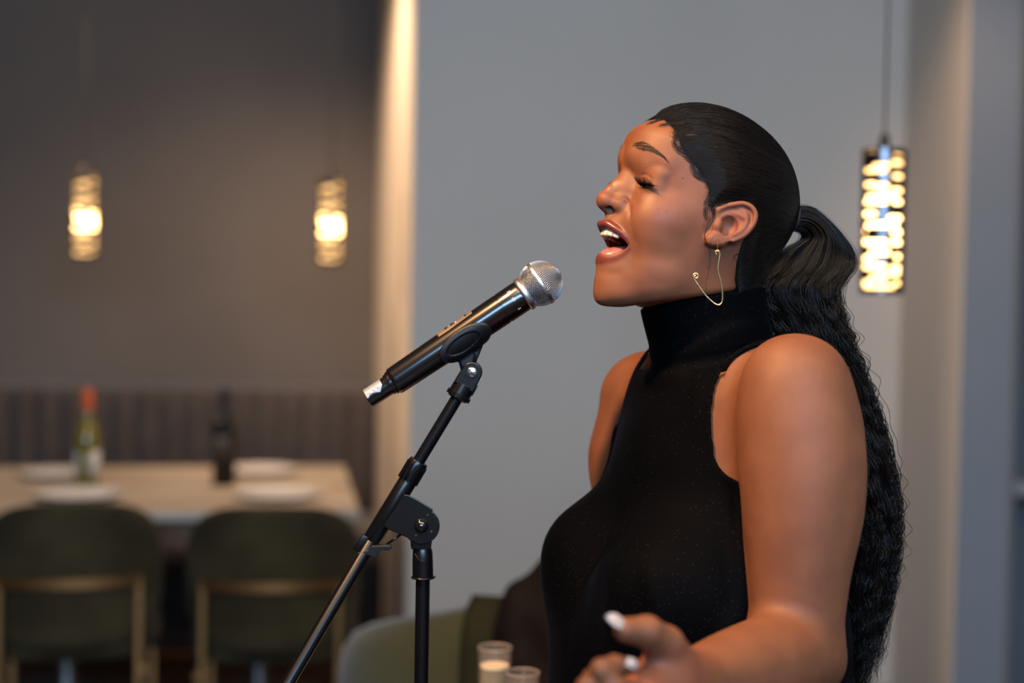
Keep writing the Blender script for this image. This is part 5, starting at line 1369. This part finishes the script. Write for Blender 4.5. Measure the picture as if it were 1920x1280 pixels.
def glass(x, y, D, R_, level, lab):
    p = at(x, y, D); H_ = p[2] - TS; p = np.array([p[0], p[1], TS]); t = empty('champagne_glass', tuple(p), 0, lab, 'glass', 'champagne glasses on the side table')
    mb = MB(); lathe(mb, p, (0, 0, 1), [(0, .0005), (0, R_ * .80), (.003, R_ * .84), (H_ * .5, R_ * .95), (H_ - .001, R_), (H_, R_ - .0006), (H_ - .001, R_ - .0014), (H_ * .5, R_ * .95 - .0015), (.012, R_ * .84 - .0015), (.010, .0005)], 56, cap=False); mb.build('glass_wall', M_GLASS, t, sharp=60)
    mb = MB(); tube(mb, [p + np.array([math.cos(w) * (R_ - .0007), math.sin(w) * (R_ - .0007), H_]) for w in np.linspace(0, 2 * math.pi, 49)], .0010, 8, cap=False); mb.build('rim', M_RIM, t)
    mb = MB(); h2 = level * H_; lathe(mb, p, (0, 0, 1), [(.0135, .0005), (.0135, R_ * .82 - .0024), (h2, R_ * .96 - .0028), (h2, .0005)], 48, cap=False); mb.build('champagne', M_CHAMP, t, sharp=40)
    mb = MB(); lathe(mb, p, (0, 0, 1), [(h2 + .0004, .0005), (h2 + .0004, R_ * .96 - .003), (h2 + .0030, R_ * .96 - .003), (h2 + .0036, .0005)], 48, cap=False); mb.build('froth', M_FROTH, t, sharp=40)
glass(928, 1213, 2.03, .0245, .80, 'straight champagne glass nearly full with pale wine, the taller-standing left one')
glass(980, 1260, 1.93, .0235, .70, 'straight champagne glass at the bottom edge, right and in front of the other')

# ------------------------------------------------------------------ pendant lamps
def glow(name, peak, base_, sig):
    m_ = bpy.data.materials.new(name); m_.use_nodes = True; nt = m_.node_tree
    for n in list(nt.nodes): nt.nodes.remove(n)
    e = nt.nodes.new('ShaderNodeEmission'); e.inputs[0].default_value = (1.0, 0.56, 0.21, 1); o = nt.nodes.new('ShaderNodeOutputMaterial'); nt.links.new(e.outputs[0], o.inputs[0])
    tc = nt.nodes.new('ShaderNodeTexCoord'); sx = nt.nodes.new('ShaderNodeSeparateXYZ'); nt.links.new(tc.outputs['Object'], sx.inputs[0])
    def M(op, a, b=None):
        n = nt.nodes.new('ShaderNodeMath'); n.operation = op
        for i, v in enumerate((a, b)):
            if v is None: continue
            if isinstance(v, (int, float)): n.inputs[i].default_value = v
            else: nt.links.new(v, n.inputs[i])
        return n.outputs[0]
    z = M('SUBTRACT', sx.outputs[2], -0.02); z = M('DIVIDE', z, sig); z = M('MULTIPLY', z, z); z = M('MULTIPLY', z, -1.0); z = M('EXPONENT', z)
    nt.links.new(M('ADD', M('MULTIPLY', z, peak), base_), e.inputs[1]); return m_
M_BRONZE = mat('dark bronze sheet', (0.045, 0.034, 0.028), 0.35, metal=0.7)
M_CORD = mat('lamp cord', (0.04, 0.035, 0.03), 0.6)
LH = 0.288; LR = 0.0435
# slots as they show on the near lamp: (left, right, height) in crop pixels of a 290 px wide, 960 px tall face
PILLS = [(0,100,35),(190,275,45),(175,275,105),(60,190,125),(0,170,155),(190,275,195),(0,100,245),(70,190,260),(185,275,285),(30,235,328),(0,180,358),(195,275,358),(0,110,440),(170,285,468),(25,250,512),(190,282,562),
         (0,180,630),(182,282,630),(55,205,696),(215,280,720),(0,105,736),(0,180,785),(195,275,795),(175,275,828),(60,195,852),(0,95,890),(215,272,890),(20,235,918)]
M_SEAM = mat('steel seam', (0.30, 0.34, 0.40), 0.35, metal=1.0)
def make_lamp(px, py_mid, D, glow_m, label, seed, strip=False, spin=0.0):
    c = at(px, py_mid, D); root = empty('pendant_lamp', tuple(c), spin, label, 'pendant lamp', 'perforated cylinder pendant lamps')
    NC, NR = 112, 144; hole = np.zeros((NR, NC), bool); rr = random.Random(seed)
    toc = math.atan2(-c[1], -c[0])                             # direction towards the camera
    def cut(a0_, a1_, z):
        r0 = int(round(z * NR)); cs_ = [int(math.floor(a / (2 * math.pi) * NC)) for a in (a0_, a1_)]
        w_ = max(2, cs_[1] - cs_[0])
        for dr_, sh in ((-1, 1), (0, 0), (1, 0), (2, 1)):
            for k in range(cs_[0] + sh, cs_[0] + w_ + 1 - sh):
                if 2 <= r0 + dr_ < NR - 2: hole[r0 + dr_, k % NC] = True
    for x0, x1, y in PILLS:
        u0, u1 = [np.clip((x - 142) / 145.0, -.97, .97) for x in (x0 + 12, x1 - 12)]
        cut(toc + math.asin(u0), toc + math.asin(u1), 1 - y / 960)
    for _ in range(70):
        a = toc + math.radians(rr.uniform(85, 275)); cut(a, a + math.radians(rr.uniform(8, 55)), rr.uniform(.03, .97))
    mb = MB(); mb2 = MB(); V = []
    for i in range(NR + 1):
        for j in range(NC):
            w = 2 * math.pi * j / NC; V.append(c + np.array([math.cos(w) * LR, math.sin(w) * LR, (i / NR - .5) * LH]))
    seam = [(toc - math.radians(14)) % (2 * math.pi), (toc + math.radians(2)) % (2 * math.pi)]
    js = {int(a / (2 * math.pi) * NC) for a in np.linspace(toc - math.radians(9), toc + math.radians(5), 12) % (2 * math.pi)}
    F1 = []; F2 = []
    for i in range(NR):
        for j in range(NC):
            if not hole[i, j]: (F2 if strip and j in js else F1).append((i * NC + j, i * NC + (j + 1) % NC, (i + 1) * NC + (j + 1) % NC, (i + 1) * NC + j))
    mb.add(V, F1); o = mb.build('perforated_shade', M_BRONZE, root); s_ = o.modifiers.new('thick', 'SOLIDIFY'); s_.thickness = 0.0012; s_.offset = -1
    if strip: mb2.add(V, F2); o = mb2.build('seam_strip', M_SEAM, root); s_ = o.modifiers.new('thick', 'SOLIDIFY'); s_.thickness = 0.0014; s_.offset = 0
    mb = MB(); lathe(mb, c, (0, 0, 1), [(-LH / 2 + .012, .034), (LH / 2 - .012, .034)], 32); mb.build('diffuser', glow_m, root, smooth=True)
    mb = MB(); lathe(mb, c, (0, 0, 1), [(LH / 2 - .004, .0005), (LH / 2 - .004, .0425), (LH / 2, .0425), (LH / 2 + .001, .012), (LH / 2 + .03, .008), (LH / 2 + .034, .0005)], 32, cap=False); mb.build('cap', M_BRONZE, root, sharp=40)
    mb = MB(); tube(mb, [c + np.array([0, 0, LH / 2 + .03]), np.array([c[0], c[1], ZC - .025])], 0.0022, 8); mb.build('cord', M_CORD, root)
    mb = MB(); lathe(mb, (c[0], c[1], ZC - .03), (0, 0, 1), [(0, .0005), (0, .045), (.004, .05), (.030, .05)], 32, cap=False); mb.build('ceiling_rose', M_BRONZE, root, sharp=40)
    return c
G_FAR = glow('lamp glow', 40.0, 2.2, 0.028); G_NEAR = glow('lamp glow near', 12.0, 5.0, 0.085)
make_lamp(160, 404, 4.85, G_FAR, 'lit perforated cylinder pendant lamp over the table, left one, above the orange-capped bottle', 3)
make_lamp(620, 414, 4.75, G_FAR, 'lit perforated cylinder pendant lamp close to the bright wall corner', 8)
make_lamp(1655, 416, 2.85, G_NEAR, 'lit perforated cylinder pendant lamp behind the ponytail of the singer', 12, True)
